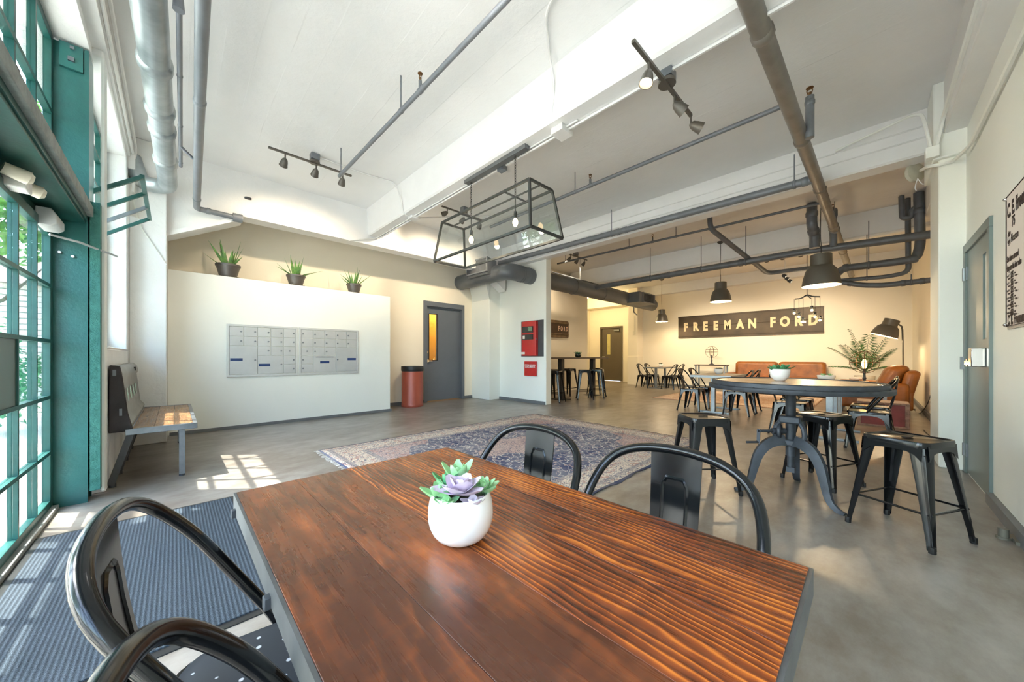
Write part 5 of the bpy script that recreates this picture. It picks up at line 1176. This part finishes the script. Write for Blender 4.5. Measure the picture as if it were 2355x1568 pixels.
for k, c in enumerate('FORD'): text(c, .20, frame((8.62+.135*k, 6.777, 1.975), (1, 0, 0), (0, 0, 1)), 'letter', mat('pale_pink_letter', 'F2CDB4', .5), ts, .003, .006, sx=.62)

po = thing('price_poster', 'old newspaper-style car price poster with pins on the right wall', 'poster', (3.63, -.63, 1.29))
MB().box(3.30, -.636, 1.295, 3.96, -.628, 2.155).build('sheet', PAPER, po)
MB().box(3.30, -.638, 1.28, 3.965, -.632, 1.298).build('backing_edge', GREYPIPE, po)
MB().tube([(3.30, -.627, 2.150), (3.955, -.627, 2.150), (3.955, -.627, 1.30), (3.30, -.627, 1.30)], .003, 5).build('border_line', INK, po)
for z in (1.31, 2.14): MB().ball((3.952, -.622, z), .011, 10, 6).build('pin', CHROME, po)
def pt(s, size, x, z, al='LEFT', off=.0, sx=1.0, m=INK): text(s, size, frame((x, -.6268, z), (-1, 0, 0), (0, 0, 1)), 'print', m, po, .0004, off, al, sx)
pt('C. E. Freeman', .12, 3.935, 2.045, off=.006, sx=.72); pt('75', .09, 3.83, 1.955, off=.003, sx=.8); pt('Houston', .075, 3.845, 1.855, sx=.6)
pt('See these cars and', .055, 3.94, 1.735, off=.002, sx=.62); pt('they are the best value', .055, 3.94, 1.675, off=.002, sx=.62)
for k, (a, b, c) in enumerate((('Ford T', 'Touring', '$395'), ('Ford T', 'Touring', '$365'), ('Ford R', 'Coupe', '$315'), ('Ford 2 Door', 'Coupe', '$375'), ('Ford 4 Door', 'Coupe', '$395'), ('Ford & Standard', 'Coupe', '$330'))):
    z = 1.625-.048*k
    pt(a, .020, 3.94, z); pt(b+' ....', .020, 3.925, z-.018); pt(c, .060, 3.855, z-.004, off=.001, sx=.5); pt('Ford', .018, 3.775, z); pt('Coupe ......', .018, 3.765, z-.018)
pt('TERMS', .030, 3.87, 1.372, sx=.7); MB().box(3.76, -.6275, 1.370, 3.82, -.6265, 1.374).build('rule', INK, po)
pt('C. E. Freeman', .085, 3.925, 1.335, off=.004, sx=.75); pt('Houston', .022, 3.945, 1.305, off=.001, sx=.7)
MB().lathe([(.001, 0), (.048, 0), (.048, .0008), (.001, .0009)], 28, (0, 0, 0), frame((3.895, -.6278, 1.87), (-1, 0, 0), (0, 0, 1)) @ Matrix.Diagonal((1, 1, 1, 1))).build('oval_badge', INK, po)
MB().tor((3.895, -.6268, 1.87), .043, .0012, 'y', 28, 4).build('badge_ring', PAPER, po)
text('Ford', .046, frame((3.895, -.6262, 1.87), (-1, 0, 0), (0, 0, 1)), 'badge_lettering', PAPER, po, .0004, .0005, sx=.8, shear=.35)
ph = thing('photo_print', 'large sepia building photograph on the right wall beyond the pilaster', 'photo', (8.1, -.73, 1.2))
MB().box(7.35, -.738, 1.20, 8.85, -.725, 2.42).build('print_sheet', PHOTO, ph)
for x in (7.7, 8.15, 8.55):
    for z in (1.75, 2.1): MB().box(x, -.7255, z, x+.2, -.7235, z+.24).build('printed_window', mat('dark_sepia', '3E2C25', .5), ph)

# emergency light and sensor boxes over the teal doors
em = thing('emergency_light', 'white twin-head emergency light under the teal lintel', 'emergency light', (-.52, 3.0, 2.03))
MB().box(-.64, 3.10, 1.985, -.56, 3.21, 2.05).build('housing', mat('white_plastic', 'E4E6E2', .4), em, bevel=.008)
for y in (3.03, 3.26): MB().cyl((-.62, y, 2.05), (-.545, y+.03, 2.03), .030, 14, .036).cyl((-.545, y+.03, 2.03), (-.53, y+.035, 2.027), .033, 14, .02).build('lamp_head', mat('cream_plastic', 'E9E4CF', .35), em)
sb = thing('sensor_box', 'grey-white wedge sensor box in the corner above the teal door', 'sensor', (-.55, 3.6, 1.95))
MB().prism([(-.645, 1.96), (-.58, 1.96), (-.555, 1.98), (-.555, 2.03), (-.58, 2.075), (-.645, 2.075)], 3.74, 3.95).build('housing', mat('grey_white_plastic', 'CFD3D2', .45), sb, bevel=.006)
MB().box(-.665, 3.97, 1.98, -.63, 4.09, 2.08).build('cover_plate', TEALD, sb)
tag(MB().lathe([(.045, 0), (.042, -.02), (.01, -.025)], 14, (.78, 6.415, 3.45)).build('ceiling_hook', IRON, None), 'small dark round fitting on the beam above the mailbox wall', 'fitting')
al = thing('alcove_fill_lamp', 'added warm fill globe on the alcove ceiling near the olive door', 'ceiling lamp', (12.3, 8.2, 3.5))  # added lamp that brightens the alcove; no fixture is known there
MB().ball((12.3, 8.2, 3.62), .10).build('globe', BULB, al); MB().cyl((12.3, 8.2, 3.7), (12.3, 8.2, 3.80), .05, 12).build('mount', STEEL, al); lamp_light(al, (12.3, 8.2, 3.4), 90, (1, .78, .40), .1)
# ---------------------------------------------------------------- outside the glass
struct('floor_outside', MB().box(-40, -30, -.2, -.75, 40, -.04), CONC)
def tree(label, x, y, h, r, n, seed, trunk=.12, m=TREE):
    random.seed(seed); t = thing('street_tree', label, 'tree', (x, y, -.04))
    MB().tube(crom([(x, y, -.04), (x+.1, y, h*.35), (x-.1, y+.1, h*.7), (x, y, h)]), [trunk*(1-.6*i/18) for i in range(19)], 8).build('trunk', BARK, t)
    br = MB()
    for i in range(9):
        a = random.uniform(0, 6.28); z = h*random.uniform(.4, .85); l_ = r*random.uniform(.6, 1.0); br.tube([(x, y, z), (x+math.cos(a)*l_*.5, y+math.sin(a)*l_*.5, z+.3), (x+math.cos(a)*l_, y+math.sin(a)*l_, z+.9)], [.05, .03, .01], 5)
    br.build('branches', BARK, t)
    mb = MB()
    for i in range(n):
        while True:
            p = V(random.uniform(-1, 1), random.uniform(-1, 1), random.uniform(-1, 1))
            if .25 < p.length < 1: break
        c = V(x+p.x*r, y+p.y*r, h+p.z*r*.8); a = V(random.uniform(-1, 1), random.uniform(-1, 1), random.uniform(-.6, .6)).normalized(); b = a.cross(V(random.uniform(-1, 1), random.uniform(-1, 1), 1)).normalized(); s = random.uniform(.06, .13)
        k = len(mb.v); mb.v += [tuple(c-a*s), tuple(c+b*s*.45), tuple(c+a*s), tuple(c-b*s*.45)]; mb.f.append((k, k+1, k+2, k+3))
    o = mb.build('foliage', m, t, smooth=0); o['kind'] = 'stuff'
tree('bright green street tree beyond the teal door, in front of the white siding', -2.7, 11.2, 4.4, 2.0, 6500, 1)
tree('leafy street tree seen through the upper teal panes', -5.4, 8.2, 4.8, 1.9, 5200, 2)
tree('tall street tree standing further down the pavement', -9.5, 11.0, 4.6, 2.2, 4000, 3)
tree('rounded street tree outside behind the table end of the glazing', -6.5, 1.5, 3.8, 2.2, 4200, 4)
def shrub(label, x, y, r, seed):
    random.seed(seed); t = thing('clipped_shrub', label, 'shrub', (x, y, -.04)); mb = MB()
    MB().cyl((x, y, -.04), (x, y, .4), .03, 6).build('stem', BARK, t)
    for i in range(1500):
        p = V(random.gauss(0, .45), random.gauss(0, .45), random.gauss(0, .5)); c = V(x+p.x*r, y+p.y*r, .75+p.z*r); a = V(random.uniform(-1, 1), random.uniform(-1, 1), random.uniform(-1, 1)).normalized(); b = a.cross(V(.3, .5, 1)).normalized(); k = len(mb.v)
        mb.v += [tuple(c-a*.05), tuple(c+b*.025), tuple(c+a*.05), tuple(c-b*.025)]; mb.f.append((k, k+1, k+2, k+3))
    o = mb.build('foliage', mat('shrub_leaf', '4F9A5A', .55, var=.25, scale=2, col2='2E6E48'), t, smooth=0); o['kind'] = 'stuff'
shrub('green shrub in front of the white siding outside', -1.9, 9.0, .6, 5)
shrub('second green shrub outside near the porch post', -3.6, 6.2, .5, 6)
fn = thing('siding_shed', 'white clapboard shed across the yard outside', 'shed', (-3.2, 16.6, -.04))
for i in range(20): MB().prism([(-6.0, 0), (-1.0, 0), (-1.0, .13), (-6.0, .13)], 15.55, 15.60, Matrix.Translation(V(0, .012*(i % 2), .02+.15*i))).build('board', SLATW, fn)
MB().box(-6.0, 15.62, -.04, -1.0, 17.6, 3.05).build('core', SLATW, fn); MB().prism([(15.3, 3.0), (17.9, 3.0), (16.6, 3.9)], -6.2, -.9, Matrix.Rotation(PI/2, 4, 'Z') @ Matrix.Scale(-1, 4, (0, 1, 0))).build('roof', mat('shed_roof', '8A8078', .8), fn)
po_ = thing('porch_frame', 'pale teal steel porch frame standing outside the glazed doors', 'porch', (-1.9, 3.0, -.04))
TP = mat('pale_teal_steel', '8FB9B5', .4, var=.08)
for y in (.2, 3.2, 4.6, 7.5): MB().box(-1.98, y, -.04, -1.86, y+.10, 3.62).build('post', TP, po_)
MB().box(-2.0, -1.0, 3.55, -1.84, 7.7, 3.68).build('header', TP, po_)
for y in (.25, 1.7, 3.25, 4.05): MB().box(-1.9, y, 3.56, -.90, y+.06, 3.66).build('rafter', TP, po_)
MB().box(-2.05, -1.0, 3.68, -.87, 4.75, 3.74).build('roof_sheet', mat('porch_roof', 'A9ADAA', .6, var=.1), po_)
